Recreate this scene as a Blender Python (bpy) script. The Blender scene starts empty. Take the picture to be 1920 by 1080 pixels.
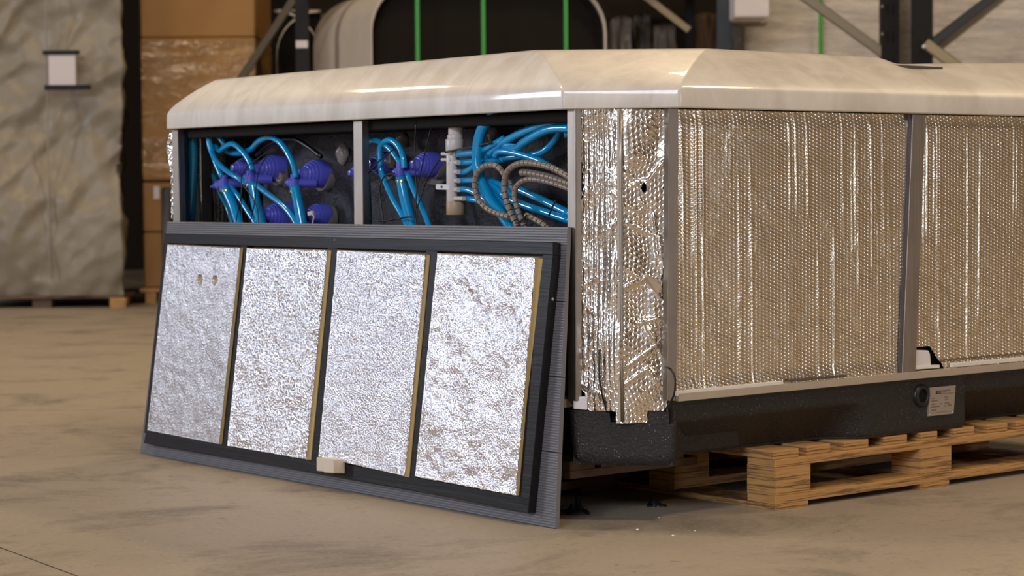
import bpy, bmesh, math, random
import numpy as np
from mathutils import Vector, Matrix, noise

random.seed(7)
scn = bpy.context.scene
COL = scn.collection

# ------------------------------------------------------------------ camera
# World frame: X runs along the hot tub's long side (to the photo's right), Y along the
# opened side (to the left), Z up, metres; the cabinet faces meet at the origin.
F = 4028.0
CAM = np.array([-3.257, -3.593, 0.787])


def _frame():
    r = lambda p: np.array([p[0] - 960.0, 540.0 - p[1], F])
    u, v = r((5900.0, 311.0)), r((-2332.0, 375.0))
    u /= np.linalg.norm(u)
    v /= np.linalg.norm(v)
    w = np.cross(u, v)
    w /= np.linalg.norm(w)
    if w[1] < 0:
        w = -w
    m = (u + v) / np.linalg.norm(u + v)
    n = u - v
    n -= m * (n @ m)
    n /= np.linalg.norm(n)
    return np.array([(m + n) / 2 ** .5, (m - n) / 2 ** .5, w])


R = _frame()
cd = bpy.data.cameras.new('camera')
cam = bpy.data.objects.new('camera', cd)
COL.objects.link(cam)
cx, cy, cz = R[:, 0], R[:, 1], -R[:, 2]
cam.matrix_world = Matrix(((cx[0], cy[0], cz[0], CAM[0]), (cx[1], cy[1], cz[1], CAM[1]),
                           (cx[2], cy[2], cz[2], CAM[2]), (0, 0, 0, 1)))
cd.sensor_width = 36.0
cd.lens = F / 1920 * 36
cd.clip_end = 200
cd.dof.use_dof = True
cd.dof.focus_distance = 5.0
cd.dof.aperture_fstop = 5.6
scn.camera = cam

# ------------------------------------------------------------------ light
scn.view_settings.view_transform = 'Standard'
scn.view_settings.look = 'None'
scn.view_settings.gamma = 1
scn.view_settings.use_curve_mapping = False
scn.view_settings.exposure = 0.22

wd = bpy.data.worlds.new('world')
scn.world = wd
wd.use_nodes = True
wd.node_tree.nodes['Background'].inputs[0].default_value = (1.0, .80, .58, 1)
wd.node_tree.nodes['Background'].inputs[1].default_value = 0.05

gf = R[:, 2].copy(); gf[2] = 0; gf /= np.linalg.norm(gf)      # ground direction the camera faces
gr = np.array([gf[1], -gf[0], 0.0])                           # ground direction to its right
YAW = math.atan2(gr[1], gr[0])


def G(right, fwd, z):
    """Room coordinates (metres right of / ahead of the photographer) to world."""
    p = CAM * np.array([1, 1, 0]) + gr * right + gf * fwd
    return (p[0], p[1], z)


def area(name, loc, target, sx, sy, power, color, spread=180):
    l = bpy.data.lights.new(name, 'AREA')
    l.shape = 'RECTANGLE'; l.size = sx; l.size_y = sy
    l.energy = power; l.color = color; l.spread = math.radians(spread)
    o = bpy.data.objects.new(name, l)
    COL.objects.link(o)
    o.location = loc
    o.rotation_euler = (Vector(target) - Vector(loc)).to_track_quat('-Z', 'Y').to_euler()
    return o


WARM = (1.0, .75, .46)
COOL = (.80, .86, 1.0)
# daylight through the dock doors on the left, and warm high-bay lamps under the roof
area('daylight_window_left', G(-12.6, 6.9, 3.3), G(0, 5.6, .9), 2.0, 2.3, 345, COOL)
area('clerestory_daylight', G(-4.5, -8.5, 6.6), G(0, 5, .7), 6.0, 2.0, 700, COOL)
area('cool_fill_rear', G(-7.5, -6.0, 2.4), G(0, 5, .8), 1.8, 2.8, 170, COOL)  # added cool fill, for the corner foil's left half and the rim skirt
area('cool_fill_right', G(14.6, -1.6, 2.1), G(1, 5.6, .6), 3.4, 3.4, 210, COOL)  # added cool fill, for streaks on the long-side foil and a cooler skirt
for i, (a, b, p) in enumerate([(2.0, 2.2, 110), (-3.2, 6.5, 95), (5.5, 7.5, 110), (1.2, 11.0, 115),
                               (-5.0, 11.0, 90), (7.0, 11.5, 150), (7.5, -1.0, 130)]):
    area('high_bay_lamp', G(a, b, 6.4), G(a, b, 0), .4, .9, p, WARM)
# ------------------------------------------------------------------ helpers


def ray(px, py):
    return R @ np.array([px - 960.0, 540.0 - py, F])


def on(px, py, p0, n):
    """Point of the plane through p0 with normal n that the photo shows at (px, py)."""
    d = ray(px, py); p0 = np.asarray(p0, float); n = np.asarray(n, float)
    return CAM + d * (((p0 - CAM) @ n) / (d @ n))


def onx(px, py, x=0.0): return on(px, py, (x, 0, 0), (1, 0, 0))
def ony(px, py, y=0.0): return on(px, py, (0, y, 0), (0, 1, 0))
def onz(px, py, z=0.0): return on(px, py, (0, 0, z), (0, 0, 1))
def far(px, py, d): return on(px, py, CAM + gf * d, gf)


WORLD = {}


def root(name, loc, label, cat, group=None):
    o = bpy.data.objects.new(name, None)
    o.empty_display_size = .1
    COL.objects.link(o)
    o.location = loc
    WORLD[o.name] = np.array(loc, float)
    o['label'] = label; o['category'] = cat
    if group: o['group'] = group
    return o


def tag(o, label, cat=None, group=None):
    o['label'] = label
    if cat: o['category'] = cat
    if group: o['group'] = group
    return o


def mesh(name, verts, faces, mat, parent=None, smooth=False, uv=None, midx=None, kind=None):
    v = np.asarray(verts, float)
    c = (v.min(0) + v.max(0)) / 2
    if parent is None and kind is None:
        c[2] = v[:, 2].min()
    me = bpy.data.meshes.new(name)
    me.from_pydata([tuple(p) for p in (v - c)], [], [tuple(f) for f in faces])
    for m in (mat if isinstance(mat, (list, tuple)) else [mat]):
        me.materials.append(m)
    if midx is not None:
        me.polygons.foreach_set('material_index', midx)
    if uv is not None:
        ul = me.uv_layers.new(name='UVMap')
        li = np.empty(len(me.loops), dtype=np.int32)
        me.loops.foreach_get('vertex_index', li)
        ul.data.foreach_set('uv', np.asarray(uv, float)[li].ravel())
    if smooth:
        me.polygons.foreach_set('use_smooth', [True] * len(me.polygons))
    me.update()
    bm = bmesh.new(); bm.from_mesh(me)
    if uv is None:
        bmesh.ops.recalc_face_normals(bm, faces=bm.faces[:])
    bm.to_mesh(me); bm.free()
    o = bpy.data.objects.new(name, me)
    COL.objects.link(o)
    pw = np.zeros(3)
    if parent is not None:
        o.parent = parent; pw = WORLD[parent.name]
    o.location = c - pw
    WORLD[o.name] = c
    if kind: o['kind'] = kind
    return o


def bevel(o, w, seg=2, angle=35):
    m = o.modifiers.new('bevel', 'BEVEL')
    m.width = w; m.segments = seg; m.limit_method = 'ANGLE'; m.angle_limit = math.radians(angle)
    m.harden_normals = False
    return o


def box_vf(lo, hi):
    (a, b, c), (d, e, f) = lo, hi
    v = [(a, b, c), (d, b, c), (d, e, c), (a, e, c), (a, b, f), (d, b, f), (d, e, f), (a, e, f)]
    fc = [(0, 3, 2, 1), (4, 5, 6, 7), (0, 1, 5, 4), (1, 2, 6, 5), (2, 3, 7, 6), (3, 0, 4, 7)]
    return v, fc


def box(name, lo, hi, mat, parent=None, bev=0.0, kind=None):
    v, f = box_vf(lo, hi)
    o = mesh(name, v, f, mat, parent, kind=kind)
    if bev: bevel(o, bev)
    return o


def obox(name, c, size, yaw, mat, parent=None, bev=0.0, kind=None):
    """Box by base centre, size and yaw."""
    v, f = box_vf((-size[0] / 2, -size[1] / 2, 0), (size[0] / 2, size[1] / 2, size[2]))
    cs, sn = math.cos(yaw), math.sin(yaw)
    v = [(c[0] + x * cs - y * sn, c[1] + x * sn + y * cs, c[2] + z) for x, y, z in v]
    o = mesh(name, v, f, mat, parent, kind=kind)
    if bev: bevel(o, bev)
    return o


def prism(name, pts, off, mat, parent=None, bev=0.0, smooth=False):
    """Polygon pts (3D) extruded by the vector off."""
    pts = [np.asarray(p, float) for p in pts]; n = len(pts)
    off = np.asarray(off, float)
    v = pts + [p + off for p in pts]
    f = [tuple(range(n)), tuple(range(2 * n - 1, n - 1, -1))]
    f += [(i, (i + 1) % n, n + (i + 1) % n, n + i) for i in range(n)]
    o = mesh(name, v, f, mat, parent, smooth)
    if bev: bevel(o, bev)
    return o


def merge(parts):
    v, f = [], []
    for a, b in parts:
        k = len(v)
        v += list(a)
        f += [tuple(i + k for i in q) for q in b]
    return v, f


def spline(pts, sub=6):
    P = [np.asarray(p, float) for p in pts]
    if len(P) < 3:
        return [P[0] + (P[1] - P[0]) * t for t in np.linspace(0, 1, sub + 1)]
    P = [2 * P[0] - P[1]] + P + [2 * P[-1] - P[-2]]
    out = []
    for i in range(1, len(P) - 2):
        p0, p1, p2, p3 = P[i - 1:i + 3]
        for t in np.arange(sub) / sub:
            out.append(.5 * (2 * p1 + (p2 - p0) * t + (2 * p0 - 5 * p1 + 4 * p2 - p3) * t * t
                             + (3 * p1 - p0 - 3 * p2 + p3) * t ** 3))
    out.append(P[-2])
    return out


def tube_vf(pts, r, seg=10, cap=True):
    """r: one radius or one for each point."""
    P = np.array(pts, float); n = len(P)
    rr = np.full(n, r) if np.isscalar(r) else np.asarray(r, float)
    T = np.gradient(P, axis=0); T /= np.linalg.norm(T, axis=1)[:, None] + 1e-12
    a = np.array([0, 0, 1.0]) if abs(T[0][2]) < .9 else np.array([1.0, 0, 0])
    N = np.cross(T[0], a); N /= np.linalg.norm(N)
    v = []
    for i in range(n):
        N = N - T[i] * (N @ T[i]); N /= np.linalg.norm(N)
        B = np.cross(T[i], N)
        for k in range(seg):
            an = 2 * math.pi * k / seg
            v.append(P[i] + rr[i] * (math.cos(an) * N + math.sin(an) * B))
    f = []
    for i in range(n - 1):
        for k in range(seg):
            k2 = (k + 1) % seg
            f.append((i * seg + k, i * seg + k2, (i + 1) * seg + k2, (i + 1) * seg + k))
    if cap:
        f.append(tuple(range(seg - 1, -1, -1)))
        f.append(tuple((n - 1) * seg + k for k in range(seg)))
    return v, f


def tube(name, pts, r, mat, parent=None, seg=12, sub=6, kind=None):
    v, f = tube_vf(spline(pts, sub), r, seg)
    return mesh(name, v, f, mat, parent, True, kind=kind)


def lathe_vf(c, axis, prof, seg=28):
    """prof: (distance along axis, radius)."""
    ax = np.asarray(axis, float); ax /= np.linalg.norm(ax)
    P = [np.asarray(c, float) + ax * h for h, _ in prof]
    a = np.array([0, 0, 1.0]) if abs(ax[2]) < .9 else np.array([1.0, 0, 0])
    N = np.cross(ax, a); N /= np.linalg.norm(N); B = np.cross(ax, N)
    v, f = [], []
    for p, (_, r) in zip(P, prof):
        for k in range(seg):
            an = 2 * math.pi * k / seg
            v.append(p + max(r, 1e-5) * (math.cos(an) * N + math.sin(an) * B))
    for i in range(len(prof) - 1):
        for k in range(seg):
            k2 = (k + 1) % seg
            f.append((i * seg + k, i * seg + k2, (i + 1) * seg + k2, (i + 1) * seg + k))
    f.append(tuple(range(seg))); f.append(tuple((len(prof) - 1) * seg + k for k in range(seg)))
    return v, f


def lathe(name, c, axis, prof, mat, parent=None, seg=28, smooth=True, kind=None):
    v, f = lathe_vf(c, axis, prof, seg)
    o = mesh(name, v, f, mat, parent, smooth, kind=kind)
    if smooth:
        for p in o.data.polygons:
            if len(p.vertices) > 4: p.use_smooth = False
        m = o.modifiers.new('split', 'EDGE_SPLIT'); m.split_angle = math.radians(50)
    return o


def sheet(name, Pf, nu, nv, mat, parent, keep=None, smooth=True, back=None, mfun=None, uvf=None):
    """Grid of Pf(u, v) for u, v in 0..1; back: offset vector of a rear skin that makes it solid."""
    V, UV = [], []
    for j in range(nv + 1):
        for i in range(nu + 1):
            V.append(Pf(i / nu, j / nv)); UV.append(uvf(i / nu, j / nv) if uvf else (i / nu, j / nv))
    Fc, M = [], []
    for j in range(nv):
        for i in range(nu):
            if keep and not keep((i + .5) / nu, (j + .5) / nv): continue
            a = j * (nu + 1) + i
            Fc.append((a, a + 1, a + nu + 2, a + nu + 1))
            M.append(mfun((i + .5) / nu, (j + .5) / nv) if mfun else 0)
    if back is not None:
        b = np.asarray(back, float); k = len(V)
        ring = ([i for i in range(nu + 1)] + [(j + 1) * (nu + 1) - 1 for j in range(1, nv + 1)]
                + [nv * (nu + 1) + i for i in range(nu - 1, -1, -1)] + [j * (nu + 1) for j in range(nv - 1, 0, -1)])
        V += [np.asarray(V[i]) + b for i in ring]; UV += [UV[i] for i in ring]
        n = len(ring)
        edge = 1 if isinstance(mat, (list, tuple)) and len(mat) > 1 else 0
        for q in range(n):
            Fc.append((ring[q], ring[(q + 1) % n], k + (q + 1) % n, k + q)); M.append(edge)
        Fc.append(tuple(k + q for q in range(n))); M.append(edge)
    o = mesh(name, V, Fc, mat, parent, smooth, uv=UV, midx=M)
    if back is not None:
        for p in o.data.polygons:
            if len(p.vertices) > 4 or p.material_index == 1: p.use_smooth = False
    return o


def fbm(x, y, z=0.0, o=4):
    return noise.fractal(Vector((x, y, z)), 1.0, 2.0, o)


# ------------------------------------------------------------------ materials
class NT:
    def __init__(s, name):
        s.m = bpy.data.materials.new(name); s.m.use_nodes = True
        s.t = s.m.node_tree; s.n = s.t.nodes; s.b = s.n['Principled BSDF']

    def new(s, kind, **kw):
        x = s.n.new(kind)
        for k, v in kw.items():
            if k in x.inputs.keys() if isinstance(k, str) and not hasattr(x, k) else False:
                x.inputs[k].default_value = v
            else:
                setattr(x, k, v)
        return x

    def link(s, a, b): s.t.links.new(a, b)

    def coord(s, out='Object', scale=(1, 1, 1), rot=(0, 0, 0)):
        tc = s.n.new('ShaderNodeTexCoord'); mp = s.n.new('ShaderNodeMapping')
        mp.inputs['Scale'].default_value = scale; mp.inputs['Rotation'].default_value = rot
        s.link(tc.outputs[out], mp.inputs[0])
        return mp.outputs[0]

    def world(s, scale=(1, 1, 1), rot=(0, 0, 0)):
        tc = s.n.new('ShaderNodeNewGeometry'); mp = s.n.new('ShaderNodeMapping')
        mp.inputs['Scale'].default_value = scale; mp.inputs['Rotation'].default_value = rot
        s.link(tc.outputs['Position'], mp.inputs[0])
        return mp.outputs[0]

    def noise(s, co, scale, detail=4, rough=.55, dist=0.0):
        x = s.n.new('ShaderNodeTexNoise')
        x.inputs['Scale'].default_value = scale; x.inputs['Detail'].default_value = detail
        x.inputs['Roughness'].default_value = rough; x.inputs['Distortion'].default_value = dist
        s.link(co, x.inputs['Vector'])
        return x.outputs['Fac']

    def ramp(s, fac, stops):
        x = s.n.new('ShaderNodeValToRGB'); e = x.color_ramp.elements
        while len(e) < len(stops): e.new(.5)
        for q, (p, c) in zip(e, stops):
            q.position = p
            q.color = (c, c, c, 1) if np.isscalar(c) else (*c, 1)
        s.link(fac, x.inputs[0])
        return x.outputs[0]

    def math(s, op, a, b=None):
        x = s.n.new('ShaderNodeMath'); x.operation = op
        for i, q in enumerate((a, b)):
            if q is None: continue
            if np.isscalar(q): x.inputs[i].default_value = q
            else: s.link(q, x.inputs[i])
        return x.outputs[0]

    def mix(s, fac, a, b, mode='MIX'):
        x = s.n.new('ShaderNodeMix'); x.data_type = 'RGBA'; x.blend_type = mode
        for sock, q in ((x.inputs[0], fac), (x.inputs[6], a), (x.inputs[7], b)):
            if isinstance(q, (tuple, list)): sock.default_value = (*q, 1)
            elif np.isscalar(q): sock.default_value = q
            else: s.link(q, sock)
        return x.outputs[2]

    def bump(s, h, strength=.3, dist=.002, prev=None):
        x = s.n.new('ShaderNodeBump')
        x.inputs['Strength'].default_value = strength; x.inputs['Distance'].default_value = dist
        s.link(h, x.inputs['Height'])
        if prev is not None: s.link(prev, x.inputs['Normal'])
        s.link(x.outputs[0], s.b.inputs['Normal'])
        return x.outputs[0]

    def set(s, **kw):
        for k, v in kw.items():
            k = k.replace('_', ' ')
            if isinstance(v, tuple): s.b.inputs[k].default_value = (*v, 1) if len(v) == 3 else v
            elif np.isscalar(v): s.b.inputs[k].default_value = v
            else: s.link(v, s.b.inputs[k])
        return s


def plain(name, col, rough=.5, metal=0.0, bscale=0, bstr=.2, bdist=.002, var=0.0, **kw):
    t = NT(name)
    t.set(Base_Color=col, Roughness=rough, Metallic=metal)
    if var:
        c = t.coord()
        f = t.noise(c, 9, 5)
        t.set(Base_Color=t.mix(f, tuple(x * (1 - var) for x in col), tuple(min(1, x * (1 + var)) for x in col)))
    if bscale:
        t.bump(t.noise(t.coord(), bscale, 4), bstr, bdist)
    for k, v in kw.items():
        t.b.inputs[k.replace('_', ' ')].default_value = v
    return t.m


def m_floor():
    t = NT('concrete_floor')
    c = t.world(rot=(0, 0, -YAW))
    big = t.noise(c, .7, 5, .6)
    st = t.world(scale=(1.0, 1.25, 1), rot=(0, 0, -YAW))
    s1 = t.noise(st, 2.1, 9, .70, .5)
    s2 = t.noise(st, 14, 6, .72, .7)
    base = t.mix(big, (.315, .265, .205), (.43, .365, .285))
    dark = t.ramp(s1, [(.33, 1.0), (.50, 0.0)])
    base = t.mix(t.math('MULTIPLY', dark, .75), base, (.15, .125, .105))
    sc = t.ramp(s2, [(.30, 1.0), (.42, 0.0)])
    base = t.mix(t.math('MULTIPLY', sc, .45), base, (.15, .115, .095))
    s3 = t.noise(st, 34, 4, .6, 1.5)
    base = t.mix(t.math('MULTIPLY', t.ramp(s3, [(.28, 1.0), (.36, 0.0)]), .7), base, (.10, .07, .055))
    sp = t.noise(c, 70, 4, .7)
    base = t.mix(t.math('MULTIPLY', t.ramp(sp, [(.52, 0.0), (.70, 1.0)]), .4), base, (.52, .46, .38))
    v = t.n.new('ShaderNodeTexVoronoi'); v.inputs['Scale'].default_value = 5.0
    t.link(c, v.inputs['Vector'])
    base = t.mix(t.ramp(v.outputs['Distance'], [(.010, .8), (.03, 0.0)]), base, (.07, .045, .035))
    t.set(Base_Color=base, Roughness=t.ramp(s1, [(.3, .62), (.7, .48)]))
    b = t.bump(t.noise(c, 60, 6, .7), .25, .002)
    t.bump(t.noise(st, 4, 5, .6), .18, .01, b)
    return t.m


def m_acrylic():
    t = NT('marbled_cream_acrylic')
    c = t.coord(scale=(1, 1, 1))
    n1 = t.noise(t.coord(scale=(3.2, 3.2, .8), rot=(.4, .5, .3)), 2.2, 5, .6, 1.2)
    n2 = t.noise(t.coord(scale=(1.5, 6.0, 1.5), rot=(.2, -.3, .8)), 3.5, 5, .55, .8)
    a = t.mix(t.ramp(n1, [(.35, 0.0), (.65, 1.0)]), (.62, .565, .49), (.76, .71, .635))
    a = t.mix(t.ramp(n2, [(.5, 0.0), (.75, .6)]), a, (.83, .80, .75))
    t.set(Base_Color=a, Roughness=.42, Coat_Weight=.5, Coat_Roughness=.05)
    t.bump(t.noise(c, 30, 3), .03, .002)
    return t.m


def m_speckled(name, base, speck, grain=140, strength=.9, specks=True):
    t = NT(name)
    c = t.coord()
    n = t.noise(c, grain, 4, .65)
    v = t.n.new('ShaderNodeTexVoronoi'); v.inputs['Scale'].default_value = 240
    t.link(c, v.inputs['Vector'])
    big = t.noise(c, 7, 3)
    thr = t.ramp(v.outputs['Distance'], [(.10, 1.0), (.17, 0.0)])
    sep = t.n.new('ShaderNodeSeparateColor'); t.link(v.outputs['Color'], sep.inputs[0])
    pick = t.ramp(sep.outputs[0], [(.66, 0.0), (.76, 1.0)])
    f = t.math('MULTIPLY', t.math('MULTIPLY', thr, pick), t.ramp(big, [(.40, .15), (.6, 1.0)]))
    col = t.mix(f, t.mix(n, tuple(x * .6 for x in base), tuple(x * 1.5 for x in base)), speck)
    t.set(Base_Color=col, Roughness=.48)
    t.bump(n, strength, .004 if grain > 100 else .008)
    return t.m


def m_bubble(name, shape=((.04, 1.0), (.24, .70), (.40, 0.0)), base=(.86, .80, .72), rough=.2, pu=.0125, pv=.0088, amp=.7, wr=.5, wrs=7.0, macro=.03, fine=.25):
    """Aluminised bubble wrap: staggered bubbles in UV metres, plus creases."""
    t = NT(name)
    uv = t.n.new('ShaderNodeUVMap'); sx = t.n.new('ShaderNodeSeparateXYZ'); t.link(uv.outputs[0], sx.inputs[0])
    U = t.math('DIVIDE', sx.outputs[0], pu); V = t.math('DIVIDE', sx.outputs[1], pv)
    col = t.math('FLOOR', U)
    V = t.math('ADD', V, t.math('MULTIPLY', t.math('MODULO', t.math('ABSOLUTE', col), 2.0), .5))
    fu = t.math('SUBTRACT', t.math('FRACT', U), .5); fv = t.math('SUBTRACT', t.math('FRACT', V), .5)
    d = t.math('SQRT', t.math('ADD', t.math('MULTIPLY', fu, fu), t.math('MULTIPLY', fv, fv)))
    h = t.ramp(d, list(shape))
    c = t.coord()
    w = t.noise(c, wrs, 5, .6, .6)
    t.set(Base_Color=base, Metallic=1.0, Roughness=rough)
    b = t.bump(w, wr, macro)
    b = t.bump(t.noise(c, 190, 3, .6), fine, .001, b)
    t.bump(h, amp, .0022, b)
    return t.m


def m_crumple(name, base, rough, fine, s_f, mid, s_m, fd=.004):
    t = NT(name)
    c = t.coord(scale=(1, 1, .7))
    t.set(Base_Color=base, Metallic=1.0, Roughness=rough)
    b = t.bump(t.noise(t.coord(scale=(1, 1, .45)), mid, 4, .6, .4), s_m, .012)
    b = t.bump(t.noise(c, fine, 2, .6), s_f, fd, b)
    return t.m


def m_wood():
    t = NT('pallet_wood')
    g = t.coord(scale=(1.2, 14, 55))
    n = t.noise(g, 1.5, 5, .6, .5)
    n2 = t.noise(t.coord(scale=(1.3, 1.3, 52)), 3.2, 5, .75, .25)
    col = t.mix(n, (.40, .19, .055), (.66, .38, .135))
    col = t.mix(t.ramp(n2, [(.42, .85), (.50, 0.0)]), col, (.12, .06, .025))
    t.set(Base_Color=col, Roughness=.75)
    t.bump(n, .4, .002)
    return t.m


def m_planks():
    t = NT('black_stained_wood')
    g = t.coord(scale=(60, 2.5, 60))
    n = t.noise(g, 1.0, 5, .6, 1.5)
    t.set(Base_Color=t.mix(n, (.006, .006, .007), (.020, .019, .022)), Roughness=.40)
    t.b.inputs['Specular IOR Level'].default_value = .2
    t.bump(n, .5, .0015)
    return t.m


def m_cover():
    t = NT('silver_grey_tarpaulin')
    c = t.coord()
    n = t.noise(c, 2.2, 6, .6, .6)
    t.set(Base_Color=t.mix(n, (.20, .170, .122), (.32, .277, .208)), Roughness=.42)
    b = t.bump(t.noise(t.coord(scale=(1, 1, 1.4), rot=(.5, .4, .3)), 3.0, 3, .5, .8), .22, .04)
    return t.m


def m_card():
    t = NT('brown_cardboard')
    c = t.coord()
    n = t.noise(c, 1.5, 5, .6)
    t.set(Base_Color=t.mix(n, (.27, .135, .036), (.35, .185, .052)), Roughness=.7)
    return t.m


def m_film(name, tint, alpha, rough=.18, bs=(1, 1, 7), bstr=.7):
    t = NT(name)
    n = t.noise(t.coord(scale=bs), 3.5, 5, .65, .5)
    t.set(Base_Color=tint, Roughness=rough, Alpha=t.ramp(n, [(.35, alpha * .4), (.7, alpha)]))
    t.b.inputs['Specular IOR Level'].default_value = .8
    t.bump(n, bstr, .03)
    return t.m


def m_brushed():
    t = NT('brushed_aluminium')
    n = t.noise(t.coord(scale=(90, 90, 2)), 2, 3)
    d = t.noise(t.coord(), 8, 5, .6)
    t.set(Base_Color=t.mix(d, (.30, .26, .22), (.46, .41, .36)), Metallic=1.0, Roughness=t.ramp(n, [(.3, .34), (.7, .5)]))
    return t.m


M = {}
M['floor'] = m_floor()
M['acrylic'] = m_acrylic()
M['black'] = m_speckled('glittery_black_plastic', (.015, .0125, .0105), (.7, .66, .62))
M['shellback'] = m_speckled('sprayed_black_insulation', (.035, .034, .040), (.30, .30, .36), grain=75, strength=1.0)
M['bubble'] = m_bubble('aluminised_bubble_wrap', base=(.86, .79, .66), amp=.40, rough=.24, wr=.25, fine=.08)  # tan tint paints in the warm room that neutral foil would reflect
M['bubble_corner'] = m_bubble('creased_bubble_wrap', shape=((.0, 1.0), (.38, .82), (.52, 0.0)), base=(.90, .85, .78), rough=.20, pu=.0122, pv=.0122, amp=.42, wr=.25, wrs=6, macro=.012, fine=.05)
M['foil_calm'] = m_crumple('satin_foil', (.54, .52, .53), .30, 260, .9, 22, .22, .0020)  # satin; base also darkened to paint in this board's dimmer reflection
M['foil_bright'] = m_crumple('crumpled_foil', (.95, .95, .98), .12, 190, 1.0, 26, .25, .0040)
M['foil_fine'] = m_crumple('fine_grained_foil', (.94, .94, .98), .12, 250, 1.0, 22, .15, .0030)
M['foil_wrinkled'] = m_crumple('wrinkled_foil', (.93, .92, .95), .16, 260, 1.0, 15, .34, .0024)
M['alu'] = m_brushed()
M['foam'] = plain('yellow_foam', (.56, .42, .18), .8, bscale=60, bstr=.4)
M['wood_black'] = m_planks()
M['ribbed'] = plain('grey_composite', (.16, .155, .165), .42, bscale=90, bstr=.15)
M['rail'] = plain('beige_rail', (.52, .44, .34), .4, .35, var=.15)
M['white_strip'] = plain('white_seal', (.78, .74, .68), .5, var=.1)
M['hose'] = plain('cyan_hose', (.001, .31, .64), .16, Coat_Weight=.6)
M['hose_dark'] = plain('teal_hose', (.003, .14, .24), .2, Coat_Weight=.5)
M['jet'] = plain('violet_blue_plastic', (.11, .12, .64), .3, Transmission_Weight=.10, Coat_Weight=.4)
M['glue'] = plain('milky_sealant', (.20, .17, .15), .3)
M['pvc'] = plain('white_pvc', (.66, .60, .56), .35)
M['pvc_tan'] = plain('tan_pvc', (.42, .31, .19), .45)
M['spiral'] = plain('grey_brown_spiral_wrap', (.25, .195, .145), .35)
M['wire'] = plain('black_cable', (.008, .008, .009), .35)
M['brass'] = plain('brass_clamp', (.50, .33, .10), .3, .9)
M['white_plastic'] = plain('white_plastic', (.75, .72, .72), .35)
M['ivory'] = plain('ivory_plastic', (.66, .57, .42), .45)
M['plate'] = plain('engraved_plate', (.40, .33, .26), .42, .35)
M['ink'] = plain('dark_ink', (.03, .025, .02), .6)
M['ink_soft'] = plain('faded_ink', (.16, .125, .095), .6)
M['steel'] = plain('zinc_steel', (.5, .48, .45), .35, .9)
M['grille'] = plain('grey_metal_strip', (.16, .14, .14), .35, .6)
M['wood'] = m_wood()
M['darkwood'] = plain('shade_darkened_wood', (.14, .085, .05), .8, bscale=30, var=.3)  # wood with the shade under the tub and stacks put into its colour
M['cover'] = m_cover()
M['card'] = m_card()
def m_gloss_film():
    t = NT('stretch_film')
    g = t.n.new('ShaderNodeBsdfGlossy'); g.inputs['Roughness'].default_value = .22
    g.inputs['Color'].default_value = (.95, .78, .55, 1)
    tr = t.n.new('ShaderNodeBsdfTransparent'); mx = t.n.new('ShaderNodeMixShader')
    n = t.noise(t.coord(scale=(1, 1, 6)), 2.2, 5, .65, .6)
    t.link(t.ramp(n, [(.40, .04), (.68, .38)]), mx.inputs[0])
    b = t.n.new('ShaderNodeBump'); b.inputs['Strength'].default_value = 1.0; b.inputs['Distance'].default_value = .12
    t.link(t.noise(t.coord(scale=(1, 1, 4)), 3.0, 4, .6, .5), b.inputs['Height']); t.link(b.outputs[0], g.inputs['Normal'])
    t.link(tr.outputs[0], mx.inputs[1]); t.link(g.outputs[0], mx.inputs[2])
    t.link(mx.outputs[0], t.n['Material Output'].inputs['Surface'])
    return t.m


M['film'] = m_gloss_film()
M['white_film'] = m_film('milky_stretch_film', (.62, .58, .54), .85, .25, (1, 1, 6), .35)
M['label'] = plain('white_paper', (.62, .58, .58), .6)
M['rack'] = plain('dark_rack_steel', (.012, .011, .011), .55, var=.2, Specular_IOR_Level=.2)
M['rack_blue'] = plain('blue_black_rack_steel', (.022, .030, .040), .45)
M['galv'] = plain('galvanised_brace', (.22, .19, .14), .5, .5)
M['strap'] = plain('green_strap', (.035, .30, .04), .5)
M['black_void'] = plain('black_shell_back', (.009, .007, .005), .7, Specular_IOR_Level=.15)
M['shell_cream'] = plain('cream_shell', (.50, .44, .36), .5, bscale=2, bstr=.3, bdist=.05, var=.12)
M['white_load'] = plain('white_wrapped_load', (.56, .52, .47), .5, bscale=3, bstr=.2, bdist=.05, var=.08)
M['grey_load'] = plain('grey_wrapped_load', (.20, .17, .13), .4, bscale=5, bstr=.5, bdist=.05, var=.4)
M['wall'] = plain('dark_warehouse_wall', (.022, .017, .012), .9, Specular_IOR_Level=.1)  # near-black, so the sheet behind the rack bays reads as shade
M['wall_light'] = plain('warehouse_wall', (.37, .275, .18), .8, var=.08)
M['wall_grey'] = plain('grey_clad_wall', (.27, .27, .29), .7, var=.08)
M['ceil'] = plain('warehouse_roof', (.22, .18, .13), .8)
M['joint'] = plain('floor_joint', (.05, .038, .03), .8)
M['scrap'] = plain('black_plastic_scrap', (.02, .02, .022), .25)
M['crumb'] = plain('white_foam_crumb', (.85, .83, .8), .7)

# ------------------------------------------------------------------ room
LX, RX, FB, BK, HT = -13.0, 15.0, -10.0, 21.0, 8.5


def room_box(name, a, b, c, d, z0, z1, mat):
    v = [G(a, c, z0), G(b, c, z0), G(b, d, z0), G(a, d, z0), G(a, c, z1), G(b, c, z1), G(b, d, z1), G(a, d, z1)]
    return mesh(name, v, box_vf((0, 0, 0), (1, 1, 1))[1], mat, kind='structure')


room_box('floor', LX, RX, FB, BK, -.15, 0, M['floor'])
room_box('ceiling', LX, RX, FB, BK, HT, HT + .15, M['ceil'])
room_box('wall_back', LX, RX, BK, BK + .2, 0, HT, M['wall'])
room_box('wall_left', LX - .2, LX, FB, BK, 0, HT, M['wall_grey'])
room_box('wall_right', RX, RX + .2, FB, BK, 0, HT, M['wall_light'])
room_box('wall_front', LX, RX, FB - .2, FB, 0, HT, M['wall_light'])

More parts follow.
